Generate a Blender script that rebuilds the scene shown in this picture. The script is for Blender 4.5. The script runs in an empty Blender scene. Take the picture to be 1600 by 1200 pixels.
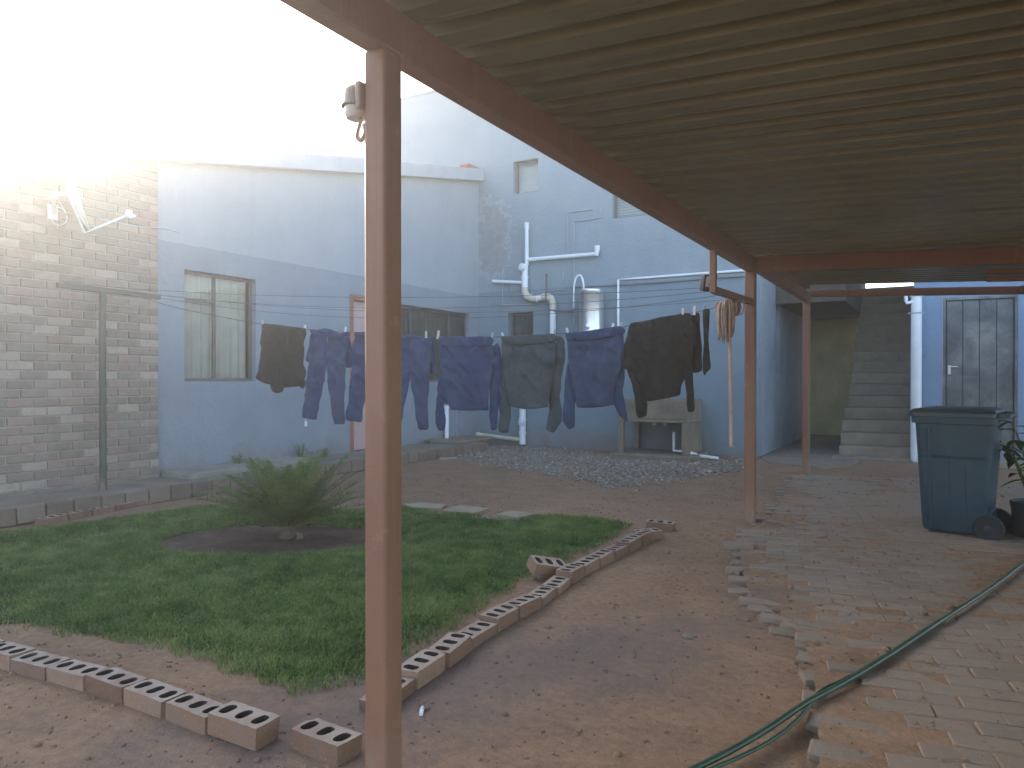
import bpy, bmesh, math, random
import numpy as np
from mathutils import Vector, Matrix, noise
from mathutils.geometry import delaunay_2d_cdt

random.seed(7)
rng = np.random.default_rng(7)
SC = bpy.context.scene
COL = SC.collection

# ------------------------------------------------------------------ camera
FPX, CH = 1154.0, 1.2                       # focal length in photo pixels, lens height
YAW, PITCH = math.radians(29.6), math.radians(-0.35)
cam_d = bpy.data.cameras.new('camera')
cam = bpy.data.objects.new('camera', cam_d)
COL.objects.link(cam)
cam.location = (0, 0, CH)
cam.rotation_euler = (math.pi / 2 + PITCH, 0, YAW)
cam_d.sensor_width = 36.0
cam_d.lens = FPX / 1600 * 36
cam_d.clip_start = 0.05
cam_d.clip_end = 500
SC.camera = cam

# ------------------------------------------------------------------ sky and sun
SUN_DIR = Vector((-1.164, 0.488, 0.462)).normalized()      # towards the sun
SUN_EL = math.asin(SUN_DIR.z)
SUN_AZ = math.atan2(SUN_DIR.x, SUN_DIR.y)                  # from +Y, clockwise positive
world = bpy.data.worlds.new('World')
SC.world = world
world.use_nodes = True
wn = world.node_tree
wn.nodes.clear()
sky = wn.nodes.new('ShaderNodeTexSky')
sky.sky_type = 'NISHITA'
sky.sun_disc = False
sky.sun_elevation = SUN_EL
sky.sun_rotation = SUN_AZ
sky.altitude = 1400
sky.air_density = 0.8
sky.dust_density = 4.0
sky.ozone_density = 0.15
bg = wn.nodes.new('ShaderNodeBackground')
bg.inputs['Strength'].default_value = 0.13
wo = wn.nodes.new('ShaderNodeOutputWorld')
wn.links.new(sky.outputs[0], bg.inputs['Color'])
wn.links.new(bg.outputs[0], wo.inputs['Surface'])

sun_d = bpy.data.lights.new('sun', 'SUN')
sun_d.energy = 2.5
sun_d.angle = math.radians(0.5)
sun_d.color = (1.0, 0.92, 0.80)
sun = bpy.data.objects.new('sun', sun_d)
COL.objects.link(sun)
sun.rotation_euler = SUN_DIR.to_track_quat('Z', 'Y').to_euler()
sun.location = SUN_DIR * 40

SC.view_settings.view_transform = 'Standard'
SC.view_settings.look = 'None'
SC.view_settings.gamma = 1
SC.view_settings.use_curve_mapping = False
SC.view_settings.exposure = 2.68
HAZE, VEIL_HAZE_G = 0.0070, 0.80
SC.cycles.use_denoising = True
SC.cycles.max_bounces = 8
SC.cycles.volume_bounces = 1
SC.cycles.sample_clamp_indirect = 6.0

# ------------------------------------------------------------------ helpers
CR = cam.rotation_euler.to_matrix()
def ray(u, v):
    return CR @ Vector(((u - 800) / FPX, (600 - v) / FPX, -1.0))
O = Vector((0, 0, CH))
def onX(u, v, X):
    r = ray(u, v); return O + r * (X / r.x)
def onY(u, v, Y):
    r = ray(u, v); return O + r * (Y / r.y)
def onZ(u, v, z=0.0):
    r = ray(u, v); return O + r * ((z - CH) / r.z)
def onP(u, v, P, N):
    r = ray(u, v); return O + r * ((P - O).dot(N) / r.dot(N))

def tag(o, label=None, cat=None, group=None, kind=None):
    if label: o['label'] = label
    if cat: o['category'] = cat
    if group: o['group'] = group
    if kind: o['kind'] = kind
    return o
def empty(name, loc, rz=0.0, label=None, cat=None, group=None):
    o = bpy.data.objects.new(name, None)
    COL.objects.link(o)
    o.location = loc; o.rotation_euler = (0, 0, rz)
    o.empty_display_size = 0.1
    return tag(o, label, cat, group)
def link(name, me, parent=None, world_coords=True):
    o = bpy.data.objects.new(name, me)
    COL.objects.link(o)
    if parent is not None:
        o.parent = parent
        if world_coords:      # mesh built in world coordinates: cancel all ancestors' transforms
            m = Matrix.Identity(4); p = parent
            while p is not None:
                m = (p.matrix_parent_inverse @ p.matrix_basis) @ m; p = p.parent
            o.matrix_parent_inverse = m.inverted()
    return o
def copy_tree(o, parent=None):
    c = o.copy(); COL.objects.link(c); c.parent = parent
    for ch in list(o.children): copy_tree(ch, c)
    return c

class MB:
    """collects shapes, builds ONE mesh"""
    def __init__(s): s.v = []; s.f = []; s.mi = []
    def add(s, vs, fs, mi=0):
        b = len(s.v); s.v += [tuple(x) for x in vs]
        s.f += [tuple(i + b for i in f) for f in fs]; s.mi += [mi] * len(fs)
    def box(s, a, b, mi=0, m=None):
        (x0, y0, z0), (x1, y1, z1) = a, b
        x0, x1 = min(x0, x1), max(x0, x1); y0, y1 = min(y0, y1), max(y0, y1); z0, z1 = min(z0, z1), max(z0, z1)
        vs = [Vector(p) for p in ((x0,y0,z0),(x1,y0,z0),(x1,y1,z0),(x0,y1,z0),(x0,y0,z1),(x1,y0,z1),(x1,y1,z1),(x0,y1,z1))]
        if m: vs = [m @ p for p in vs]
        s.add(vs, [(0,3,2,1),(4,5,6,7),(0,1,5,4),(1,2,6,5),(2,3,7,6),(3,0,4,7)], mi)
    def beam(s, p, q, w, h, up=Vector((0,0,1)), mi=0):
        """rectangular bar from p to q, w across, h along up"""
        p, q = Vector(p), Vector(q); d = (q - p).normalized()
        a = d.cross(up).normalized(); b = a.cross(d)
        vs = []
        for c in (p, q):
            for i, j in ((-1,-1),(1,-1),(1,1),(-1,1)): vs.append(c + a * (i*w/2) + b * (j*h/2))
        s.add(vs, [(0,1,2,3),(7,6,5,4),(4,5,1,0),(5,6,2,1),(6,7,3,2),(7,4,0,3)], mi)
    def tube(s, pts, r, n=8, caps=True, mi=0, smooth_pts=0):
        pts = [Vector(p) for p in pts]
        n0 = len(pts)
        if smooth_pts: pts = spline(pts, smooth_pts)
        if isinstance(r, (list, tuple)):
            q = [i*(n0-1)/(len(pts)-1) for i in range(len(pts))]
            rs = [r[int(x)] + (r[min(int(x)+1, n0-1)]-r[int(x)])*(x-int(x)) for x in q]
        else: rs = [r] * len(pts)
        t0 = (pts[1] - pts[0]).normalized()
        a = t0.orthogonal().normalized()
        vs = []
        for i, p in enumerate(pts):
            t = (pts[min(i+1, len(pts)-1)] - pts[max(i-1, 0)]).normalized()
            a = (a - t * a.dot(t)).normalized(); b = t.cross(a)
            for k in range(n):
                g = 2*math.pi*k/n
                vs.append(p + (a*math.cos(g) + b*math.sin(g)) * rs[i])
        fs = []
        for i in range(len(pts)-1):
            for k in range(n):
                k2 = (k+1) % n
                fs.append((i*n+k, i*n+k2, (i+1)*n+k2, (i+1)*n+k))
        if caps:
            fs.append(tuple(reversed(range(n)))); fs.append(tuple((len(pts)-1)*n+k for k in range(n)))
        s.add(vs, fs, mi)
    def lathe(s, prof, c, axis=Vector((0,0,1)), n=20, mi=0):
        """prof: (radius, height) pairs about axis through c"""
        axis = Vector(axis).normalized(); a = axis.orthogonal().normalized(); b = axis.cross(a); c = Vector(c)
        vs = [c + axis*h + (a*math.cos(2*math.pi*k/n) + b*math.sin(2*math.pi*k/n))*max(r, 1e-4) for r, h in prof for k in range(n)]
        fs = []
        for i in range(len(prof)-1):
            for k in range(n):
                k2 = (k+1) % n; fs.append((i*n+k, i*n+k2, (i+1)*n+k2, (i+1)*n+k))
        fs.append(tuple(reversed(range(n)))); fs.append(tuple((len(prof)-1)*n+k for k in range(n)))
        s.add(vs, fs, mi)
    def prism(s, poly, z0, z1, mi=0):
        """poly: ccw xy points or (x,y) ; extruded from z0 to z1 (numbers)"""
        n = len(poly)
        vs = [(p[0], p[1], z0) for p in poly] + [(p[0], p[1], z1) for p in poly]
        s.add(vs, [tuple(reversed(range(n))), tuple(range(n, 2*n))] + [(i, (i+1) % n, n+(i+1) % n, n+i) for i in range(n)], mi)
    def build(s, name, mats, parent=None, smooth=False, bevel=0.0, world_coords=True, seg=2):
        me = bpy.data.meshes.new(name)
        me.from_pydata(s.v, [], s.f)
        for m in (mats if isinstance(mats, (list, tuple)) else [mats]): me.materials.append(m)
        if any(s.mi): me.polygons.foreach_set('material_index', s.mi)
        if smooth:
            me.polygons.foreach_set('use_smooth', [True]*len(me.polygons))
            if smooth == 'angle': me.set_sharp_from_angle(angle=math.radians(35))
        me.update()
        o = link(name, me, parent, world_coords)
        if bevel:
            b = o.modifiers.new('bevel', 'BEVEL'); b.width = bevel; b.segments = seg; b.limit_method = 'ANGLE'; b.angle_limit = math.radians(40)
            b.harden_normals = False
        return o
def spline(pts, k):
    """Catmull-Rom through pts, k samples per span"""
    P = [pts[0]*2 - pts[1]] + list(pts) + [pts[-1]*2 - pts[-2]]
    out = []
    for i in range(1, len(P)-2):
        for j in range(k):
            t = j/k; a, b, c, d = P[i-1], P[i], P[i+1], P[i+2]
            out.append(0.5*((2*b) + (c-a)*t + (2*a-5*b+4*c-d)*t*t + (3*b-a-3*c+d)*t**3))
    out.append(P[-2]); return out

# ------------------------------------------------------------------ materials
def newmat(name):
    m = bpy.data.materials.new(name); m.use_nodes = True
    nt = m.node_tree; nt.nodes.clear()
    out = nt.nodes.new('ShaderNodeOutputMaterial'); bs = nt.nodes.new('ShaderNodeBsdfPrincipled')
    nt.links.new(bs.outputs[0], out.inputs[0])
    return m, nt, bs
def N(nt, t, **kw):
    n = nt.nodes.new(t)
    for k, v in kw.items():
        if k in n.inputs: n.inputs[k].default_value = v
        else: setattr(n, k, v)
    return n
def mixc(nt, fac, a, b, mode='MIX'):
    n = nt.nodes.new('ShaderNodeMix'); n.data_type = 'RGBA'; n.blend_type = mode
    for sock, val in ((n.inputs[0], fac), (n.inputs[6], a), (n.inputs[7], b)):
        if hasattr(val, 'is_output'): nt.links.new(val, sock)
        elif isinstance(val, (int, float)): sock.default_value = val
        else: sock.default_value = (*val, 1.0)
    return n.outputs[2]
def ramp(nt, fac, stops):
    n = nt.nodes.new('ShaderNodeValToRGB'); e = n.color_ramp.elements
    while len(e) < len(stops): e.new(0.5)
    for i, (p, c) in enumerate(stops):
        e[i].position = p; e[i].color = (*c, 1) if isinstance(c, (tuple, list)) else (c, c, c, 1)
    nt.links.new(fac, n.inputs[0]); return n.outputs[0]
def noise_n(nt, vec, scale, detail=4, rough=0.55, dist=0.0):
    n = N(nt, 'ShaderNodeTexNoise'); n.inputs['Scale'].default_value = scale; n.inputs['Detail'].default_value = detail
    n.inputs['Roughness'].default_value = rough; n.inputs['Distortion'].default_value = dist
    if vec is not None: nt.links.new(vec, n.inputs['Vector'])
    return n.outputs['Fac']
def pos(nt): return N(nt, 'ShaderNodeNewGeometry').outputs['Position']
def objc(nt): return N(nt, 'ShaderNodeTexCoord').outputs['Object']
def math_n(nt, op, a, b=None, clamp=False):
    n = nt.nodes.new('ShaderNodeMath'); n.operation = op; n.use_clamp = clamp
    for i, x in enumerate((a, b)):
        if x is None: continue
        if hasattr(x, 'is_output'): nt.links.new(x, n.inputs[i])
        else: n.inputs[i].default_value = x
    return n.outputs[0]
def bump(nt, bs, h, strength=0.3, dist=0.01):
    b = N(nt, 'ShaderNodeBump'); b.inputs['Strength'].default_value = strength; b.inputs['Distance'].default_value = dist
    nt.links.new(h, b.inputs['Height']); nt.links.new(b.outputs[0], bs.inputs['Normal'])
def simple(name, col, rough=0.7, var=0.25, scale=6.0, bumps=(60, 0.15, 0.004), metal=0.0, spec=0.5, coords='pos', rnd=0.0):
    """one base colour mottled by two scales of noise, with fine relief"""
    m, nt, bs = newmat(name)
    p = pos(nt) if coords == 'pos' else objc(nt)
    f = noise_n(nt, p, scale, 5); g = noise_n(nt, p, scale*6.3, 4)
    lo = tuple(c*(1-var) for c in col); hi = tuple(min(1, c*(1+var)) for c in col)
    c = mixc(nt, ramp(nt, f, [(0.3, 0.0), (0.7, 1.0)]), lo, hi)
    c = mixc(nt, 0.35*min(1, var*3), c, mixc(nt, ramp(nt, g, [(0.35, 0.0), (0.65, 1.0)]), lo, hi))
    if rnd:
        oi = N(nt, 'ShaderNodeObjectInfo').outputs['Random']
        hs = N(nt, 'ShaderNodeHueSaturation'); nt.links.new(c, hs.inputs['Color'])
        mp = N(nt, 'ShaderNodeMapRange'); nt.links.new(oi, mp.inputs[0]); mp.inputs[3].default_value = 1-rnd; mp.inputs[4].default_value = 1+rnd
        nt.links.new(mp.outputs[0], hs.inputs['Value']); c = hs.outputs[0]
    nt.links.new(c, bs.inputs['Base Color'])
    bs.inputs['Roughness'].default_value = rough; bs.inputs['Metallic'].default_value = metal
    bs.inputs['Specular IOR Level'].default_value = spec
    if bumps: bump(nt, bs, noise_n(nt, p, bumps[0], 5), bumps[1], bumps[2])
    return m

def mat_plaster(name, up, low, band_z, stain=None, splash=True):
    m, nt, bs = newmat(name)
    p = pos(nt)
    sp = N(nt, 'ShaderNodeSeparateXYZ'); nt.links.new(p, sp.inputs[0]); z = sp.outputs[2]
    wob = noise_n(nt, p, 9.0, 3)
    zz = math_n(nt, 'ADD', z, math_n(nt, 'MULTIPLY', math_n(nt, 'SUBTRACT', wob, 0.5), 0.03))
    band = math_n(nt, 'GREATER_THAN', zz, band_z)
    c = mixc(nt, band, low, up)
    # roller marks, faded patches, hairline scuffs
    c = mixc(nt, 0.22, c, mixc(nt, ramp(nt, noise_n(nt, p, 1.3, 6, 0.6), [(0.32, 0.0), (0.7, 1.0)]), tuple(x*0.72 for x in low), tuple(min(1, x*1.15) for x in up)))
    mpg = N(nt, 'ShaderNodeMapping'); nt.links.new(p, mpg.inputs[0]); mpg.inputs['Scale'].default_value = (7.0, 7.0, 0.55)
    streak = ramp(nt, noise_n(nt, mpg.outputs[0], 1.0, 5, 0.6), [(0.52, 0.0), (0.75, 1.0)])
    c = mixc(nt, math_n(nt, 'MULTIPLY', streak, 0.10), c, tuple(x*0.62 for x in low))
    speck = ramp(nt, noise_n(nt, p, 42.0, 2), [(0.70, 0.0), (0.74, 1.0)])
    c = mixc(nt, math_n(nt, 'MULTIPLY', speck, 0.35), c, tuple(x*0.55 for x in low))
    if splash:     # red soil splashed up the foot of the wall, in ragged tongues
        s = math_n(nt, 'SUBTRACT', math_n(nt, 'MULTIPLY', noise_n(nt, p, 2.2, 5, 0.65), 1.15), z)
        s = ramp(nt, s, [(0.22, 0.0), (0.55, 1.0)])
        c = mixc(nt, math_n(nt, 'MULTIPLY', s, 0.6), c, (0.23, 0.155, 0.115))
    if stain:      # repaired bare plaster with a pale tide mark
        (cx, cy, cz), r = stain
        mp = N(nt, 'ShaderNodeMapping'); nt.links.new(p, mp.inputs[0]); mp.inputs['Location'].default_value = (-cx/ r, -cy/r, -cz/(r*1.9)); mp.inputs['Scale'].default_value = (1/r, 1/r, 1/(r*1.9))
        ln = N(nt, 'ShaderNodeVectorMath', operation='LENGTH'); nt.links.new(mp.outputs[0], ln.inputs[0])
        d = math_n(nt, 'ADD', ln.outputs['Value'], math_n(nt, 'MULTIPLY', math_n(nt, 'SUBTRACT', noise_n(nt, p, 3.6, 7, 0.68), 0.5), 1.7))
        k = ramp(nt, d, [(0.0, 1.0), (0.78, 0.9), (0.92, 0.0)])
        k2 = ramp(nt, d, [(0.78, 0.0), (0.88, 1.0), (1.05, 0.0)])
        pat = mixc(nt, noise_n(nt, p, 7.0, 5), (0.20, 0.20, 0.195), (0.38, 0.37, 0.36))
        c = mixc(nt, math_n(nt, 'MULTIPLY', k, math_n(nt, 'ADD', 0.25, noise_n(nt, p, 5.0, 5, 0.7))), c, pat)
        c = mixc(nt, math_n(nt, 'MULTIPLY', k2, 0.55), c, (0.45, 0.44, 0.43))
    nt.links.new(c, bs.inputs['Base Color'])
    bs.inputs['Roughness'].default_value = 0.82
    h = math_n(nt, 'ADD', math_n(nt, 'MULTIPLY', noise_n(nt, p, 3.0, 4), 1.0), math_n(nt, 'MULTIPLY', noise_n(nt, p, 90.0, 4), 0.25))
    h = math_n(nt, 'ADD', h, math_n(nt, 'MULTIPLY', noise_n(nt, p, 14.0, 6, 0.75), 1.1))
    bump(nt, bs, h, 0.75, 0.016)
    return m

def mat_ground():
    m, nt, bs = newmat('red_earth')
    p = pos(nt)
    a = noise_n(nt, p, 0.55, 6, 0.62, 0.4); b = noise_n(nt, p, 3.4, 6, 0.65); c3 = noise_n(nt, p, 26.0, 5, 0.7)
    c = ramp(nt, a, [(0.30, (0.171, 0.104, 0.061)), (0.50, (0.273, 0.156, 0.085)), (0.68, (0.352, 0.213, 0.120))])
    c = mixc(nt, 0.45, c, ramp(nt, b, [(0.33, (0.149, 0.097, 0.057)), (0.66, (0.363, 0.222, 0.128))]))
    c = mixc(nt, 0.30, c, ramp(nt, c3, [(0.36, (0.117, 0.080, 0.047)), (0.66, (0.427, 0.277, 0.163))]))
    mp = N(nt, 'ShaderNodeMapping'); nt.links.new(p, mp.inputs[0])
    mp.vector_type = 'TEXTURE'; w_ = onZ(760, 1060, 0.0); mp.inputs['Location'].default_value = (w_.x, w_.y, 0); mp.inputs['Rotation'].default_value = (0, 0, 1.05); mp.inputs['Scale'].default_value = (2.3, 0.62, 3.0)
    ln = N(nt, 'ShaderNodeVectorMath', operation='LENGTH'); nt.links.new(mp.outputs[0], ln.inputs[0])
    dm = math_n(nt, 'ADD', ln.outputs['Value'], math_n(nt, 'MULTIPLY', math_n(nt, 'SUBTRACT', noise_n(nt, p, 1.7, 7, 0.72), 0.5), 2.4))
    c = mixc(nt, ramp(nt, dm, [(0.25, 0.55), (1.15, 0.0)]), c, (0.141, 0.112, 0.099))
    grit = ramp(nt, noise_n(nt, p, 140.0, 2), [(0.68, 0.0), (0.73, 1.0)])
    c = mixc(nt, math_n(nt, 'MULTIPLY', grit, 0.55), c, (0.491, 0.376, 0.248))
    dark = ramp(nt, noise_n(nt, p, 55.0, 3), [(0.69, 0.0), (0.74, 1.0)])
    c = mixc(nt, math_n(nt, 'MULTIPLY', dark, 0.6), c, (0.075, 0.050, 0.031))
    nt.links.new(c, bs.inputs['Base Color']); bs.inputs['Roughness'].default_value = 0.95
    bs.inputs['Specular IOR Level'].default_value = 0.2
    h = math_n(nt, 'ADD', math_n(nt, 'MULTIPLY', b, 1.0), math_n(nt, 'MULTIPLY', c3, 0.5))
    h = math_n(nt, 'ADD', h, math_n(nt, 'MULTIPLY', noise_n(nt, p, 120.0, 4), 0.25))
    bump(nt, bs, h, 0.7, 0.02)
    return m

def mat_brick(name, stops, dirt=(0.30, 0.22, 0.165), dirt_amt=0.5, rough=0.9, top_dust=False):
    """clay units: one colour per unit from its own random number, sand faced, dusty"""
    m, nt, bs = newmat(name)
    p = pos(nt)
    oi = N(nt, 'ShaderNodeObjectInfo').outputs['Random']
    c = ramp(nt, oi, stops)
    f = noise_n(nt, p, 17.0, 5, 0.65)
    c = mixc(nt, ramp(nt, f, [(0.35, 0.0), (0.7, 0.55)]), c, mixc(nt, 0.5, c, (0.13, 0.095, 0.08)))
    c = mixc(nt, math_n(nt, 'MULTIPLY', ramp(nt, noise_n(nt, p, 5.0, 6, 0.7), [(0.42, 0.0), (0.62, 1.0)]), dirt_amt), c, dirt)
    g = ramp(nt, noise_n(nt, p, 110.0, 3), [(0.62, 0.0), (0.72, 1.0)])
    c = mixc(nt, math_n(nt, 'MULTIPLY', g, 0.35), c, (0.5, 0.42, 0.36))
    if top_dust:       # pale mortar dust lying on upward faces
        gn = N(nt, 'ShaderNodeNewGeometry'); sz = N(nt, 'ShaderNodeSeparateXYZ'); nt.links.new(gn.outputs['True Normal'], sz.inputs[0])
        up = ramp(nt, sz.outputs[2], [(0.6, 0.0), (0.9, 1.0)])
        up = math_n(nt, 'MULTIPLY', up, ramp(nt, noise_n(nt, p, 8.0, 5, 0.7), [(0.3, 0.25), (0.65, 0.85)]))
        c = mixc(nt, up, c, (0.42, 0.34, 0.25))
    nt.links.new(c, bs.inputs['Base Color']); bs.inputs['Roughness'].default_value = rough
    bs.inputs['Specular IOR Level'].default_value = 0.25
    bump(nt, bs, math_n(nt, 'ADD', f, math_n(nt, 'MULTIPLY', noise_n(nt, p, 150.0, 3), 0.6)), 0.6, 0.006)
    return m

def mat_cloth(name, col, fade=(0.3, 0.3, 0.32), amt=0.3):
    m, nt, bs = newmat(name)
    p = pos(nt)
    f = noise_n(nt, p, 5.5, 5, 0.6)
    c = mixc(nt, math_n(nt, 'MULTIPLY', ramp(nt, f, [(0.4, 0.0), (0.68, 1.0)]), amt), col, fade)
    lint = ramp(nt, noise_n(nt, p, 160.0, 2), [(0.66, 0.0), (0.72, 1.0)])
    c = mixc(nt, math_n(nt, 'MULTIPLY', lint, 0.25), c, tuple(min(1, x*2.2) for x in col))
    nt.links.new(c, bs.inputs['Base Color']); bs.inputs['Roughness'].default_value = 0.95
    bs.inputs['Specular IOR Level'].default_value = 0.15
    bs.inputs['Sheen Weight'].default_value = 0.12; bs.inputs['Sheen Roughness'].default_value = 0.5
    h = math_n(nt, 'ADD', math_n(nt, 'MULTIPLY', noise_n(nt, p, 22.0, 4), 1.0), math_n(nt, 'MULTIPLY', noise_n(nt, p, 420.0, 2), 0.2))
    bump(nt, bs, h, 0.5, 0.008)
    return m

def mat_glass():
    m = bpy.data.materials.new('window_glass'); m.use_nodes = True; nt = m.node_tree; nt.nodes.clear()
    out = nt.nodes.new('ShaderNodeOutputMaterial'); mx = nt.nodes.new('ShaderNodeMixShader')
    tr = nt.nodes.new('ShaderNodeBsdfTransparent'); tr.inputs[0].default_value = (0.86, 0.88, 0.86, 1)
    gl = nt.nodes.new('ShaderNodeBsdfGlossy'); gl.inputs['Roughness'].default_value = 0.03
    lw = nt.nodes.new('ShaderNodeLayerWeight'); lw.inputs[0].default_value = 0.5
    ad = math_n(nt, 'ADD', math_n(nt, 'MULTIPLY', math_n(nt, 'POWER', lw.outputs['Facing'], 4.0), 0.45), math_n(nt, 'MULTIPLY', noise_n(nt, pos(nt), 3.0, 4), 0.07))
    nt.links.new(ad, mx.inputs[0]); nt.links.new(tr.outputs[0], mx.inputs[1]); nt.links.new(gl.outputs[0], mx.inputs[2])
    nt.links.new(mx.outputs[0], out.inputs[0])
    return m

def mat_paint_steel(name, col, rust=(0.20, 0.085, 0.045), amt=0.35, rough=0.5):
    m, nt, bs = newmat(name)
    p = pos(nt)
    f = noise_n(nt, p, 2.3, 6, 0.65); g = noise_n(nt, p, 18.0, 5, 0.7)
    c = mixc(nt, ramp(nt, f, [(0.35, 0.0), (0.7, 0.7)]), col, tuple(x*0.72 for x in col))
    c = mixc(nt, math_n(nt, 'MULTIPLY', ramp(nt, g, [(0.55, 0.0), (0.72, 1.0)]), amt), c, rust)
    mp = N(nt, 'ShaderNodeMapping'); nt.links.new(p, mp.inputs[0]); mp.inputs['Scale'].default_value = (30, 30, 0.8)
    sk = ramp(nt, noise_n(nt, mp.outputs[0], 1.0, 4), [(0.55, 0.0), (0.75, 1.0)])
    c = mixc(nt, math_n(nt, 'MULTIPLY', sk, 0.3), c, tuple(min(1, x*1.5) for x in col))
    ch = ramp(nt, noise_n(nt, p, 34.0, 4, 0.6), [(0.70, 0.0), (0.73, 1.0)])      # chips down to rust
    c = mixc(nt, math_n(nt, 'MULTIPLY', ch, 0.75), c, tuple(x*0.45 for x in rust))
    sc = ramp(nt, noise_n(nt, p, 5.5, 6, 0.75), [(0.60, 0.0), (0.66, 1.0)])      # chalky faded patches
    c = mixc(nt, math_n(nt, 'MULTIPLY', sc, 0.30), c, tuple(min(1, x*1.25+0.06) for x in col))
    sz = N(nt, 'ShaderNodeSeparateXYZ'); nt.links.new(p, sz.inputs[0])
    mud = ramp(nt, math_n(nt, 'SUBTRACT', math_n(nt, 'MULTIPLY', noise_n(nt, p, 7.0, 5, 0.7), 0.62), sz.outputs[2]), [(0.05, 0.0), (0.25, 1.0)])
    c = mixc(nt, math_n(nt, 'MULTIPLY', mud, 0.55), c, (0.30, 0.20, 0.13))
    nt.links.new(c, bs.inputs['Base Color'])
    rr = N(nt, 'ShaderNodeMapRange'); nt.links.new(g, rr.inputs[0]); rr.inputs[3].default_value = rough-0.12; rr.inputs[4].default_value = rough+0.25
    nt.links.new(rr.outputs[0], bs.inputs['Roughness'])
    bump(nt, bs, g, 0.25, 0.003)
    return m

def mat_leaf(name, c0, c1, c2, attr=True):
    m, nt, bs = newmat(name)
    p = pos(nt)
    f = noise_n(nt, p, 1.6, 4, 0.6); g = noise_n(nt, p, 60.0, 2)
    k = noise_n(nt, p, 7.5, 5, 0.65)
    c = ramp(nt, math_n(nt, 'ADD', math_n(nt, 'ADD', math_n(nt, 'MULTIPLY', f, 0.30), math_n(nt, 'MULTIPLY', k, 0.40)), math_n(nt, 'MULTIPLY', g, 0.30)), [(0.40, c0), (0.5, c1), (0.60, c2)])
    nt.links.new(c, bs.inputs['Base Color']); bs.inputs['Roughness'].default_value = 0.62
    bs.inputs['Specular IOR Level'].default_value = 0.3
    tl = nt.nodes.new('ShaderNodeBsdfTranslucent'); nt.links.new(c, tl.inputs[0])
    mx = nt.nodes.new('ShaderNodeMixShader'); mx.inputs[0].default_value = 0.4
    out = [n for n in nt.nodes if n.type == 'OUTPUT_MATERIAL'][0]
    nt.links.new(bs.outputs[0], mx.inputs[1]); nt.links.new(tl.outputs[0], mx.inputs[2]); nt.links.new(mx.outputs[0], out.inputs[0])
    return m

def mat_stone():
    m, nt, bs = newmat('grey_gravel'); p = pos(nt)
    f = noise_n(nt, p, 24.0, 3, 0.6); g = noise_n(nt, p, 150.0, 3)
    c = ramp(nt, f, [(0.36, (0.17, 0.135, 0.10)), (0.50, (0.29, 0.24, 0.18)), (0.60, (0.38, 0.33, 0.265)), (0.68, (0.62, 0.57, 0.50))])
    c = mixc(nt, math_n(nt, 'MULTIPLY', g, 0.4), c, (0.16, 0.13, 0.10))
    nt.links.new(c, bs.inputs['Base Color']); bs.inputs['Roughness'].default_value = 0.9; bs.inputs['Specular IOR Level'].default_value = 0.25
    return m
M = {}
M['earth'] = mat_ground()
M['bed_soil'] = simple('bed_soil', (0.155, 0.103, 0.068), 0.95, 0.4, 5.0, (45, 0.8, 0.02), spec=0.2)
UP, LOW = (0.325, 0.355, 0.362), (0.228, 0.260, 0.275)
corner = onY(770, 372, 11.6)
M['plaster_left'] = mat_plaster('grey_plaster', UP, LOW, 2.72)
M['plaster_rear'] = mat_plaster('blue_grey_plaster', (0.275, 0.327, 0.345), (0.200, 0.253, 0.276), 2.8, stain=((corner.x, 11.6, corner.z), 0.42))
M['plaster_side'] = simple('side_plaster', (0.24, 0.27, 0.29), 0.85, 0.2, 2.0)
M['plaster_right'] = mat_plaster('outbuilding_plaster', (0.25, 0.33, 0.42), (0.22, 0.30, 0.40), 3.5)
M['olive_lit'] = simple('olive_lit_plaster', (0.62, 0.55, 0.30), 0.85, 0.2, 2.0)  # lightened colour carries the warm light at the passage end
M['mortar'] = simple('mortar', (0.31, 0.27, 0.22), 0.95, 0.25, 12.0, (80, 0.5, 0.006))
M['face_brick'] = mat_brick('face_brick', [(0.0, (0.20, 0.155, 0.112)), (0.3, (0.26, 0.20, 0.145)), (0.55, (0.23, 0.175, 0.13)), (0.66, (0.31, 0.195, 0.145)), (0.85, (0.35, 0.27, 0.195)), (1.0, (0.41, 0.325, 0.24))], (0.30, 0.25, 0.20), 0.4)
M['clay_brick'] = mat_brick('clay_brick', [(0.0, (0.20, 0.10, 0.06)), (0.5, (0.26, 0.142, 0.088)), (1.0, (0.34, 0.205, 0.13))], (0.25, 0.165, 0.115), 0.45, top_dust=True)
M['hole_dark'] = simple('hole_dark', (0.07, 0.05, 0.04), 1.0, 0.3, 20)  # near-black colour lining the brick holes
M['kerb'] = mat_brick('kerb_clay', [(0.0, (0.14, 0.105, 0.075)), (0.5, (0.19, 0.14, 0.10)), (1.0, (0.24, 0.185, 0.135))], (0.23, 0.165, 0.115), 0.6)
M['paver'] = mat_brick('paver_clay', [(0.0, (0.23, 0.175, 0.115)), (0.5, (0.265, 0.20, 0.135)), (1.0, (0.305, 0.235, 0.16))], (0.265, 0.198, 0.142), 0.95)
M['slab'] = simple('sandy_slab', (0.31, 0.24, 0.145), 0.9, 0.25, 3.0, (70, 0.5, 0.008))
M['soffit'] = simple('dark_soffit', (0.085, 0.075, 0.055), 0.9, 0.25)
M['concrete'] = simple('concrete', (0.28, 0.245, 0.185), 0.9, 0.25, 3.0, (70, 0.5, 0.008))
M['concrete_dark'] = simple('old_concrete', (0.225, 0.178, 0.122), 0.92, 0.3, 3.5, (60, 0.6, 0.01))
M['step'] = simple('stair_concrete', (0.245, 0.20, 0.14), 0.92, 0.25, 3.5, (60, 0.5, 0.01))
M['fascia'] = simple('fascia_paint', (0.33, 0.36, 0.375), 0.6, 0.1, 3.0, (30, 0.1, 0.003))
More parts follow.
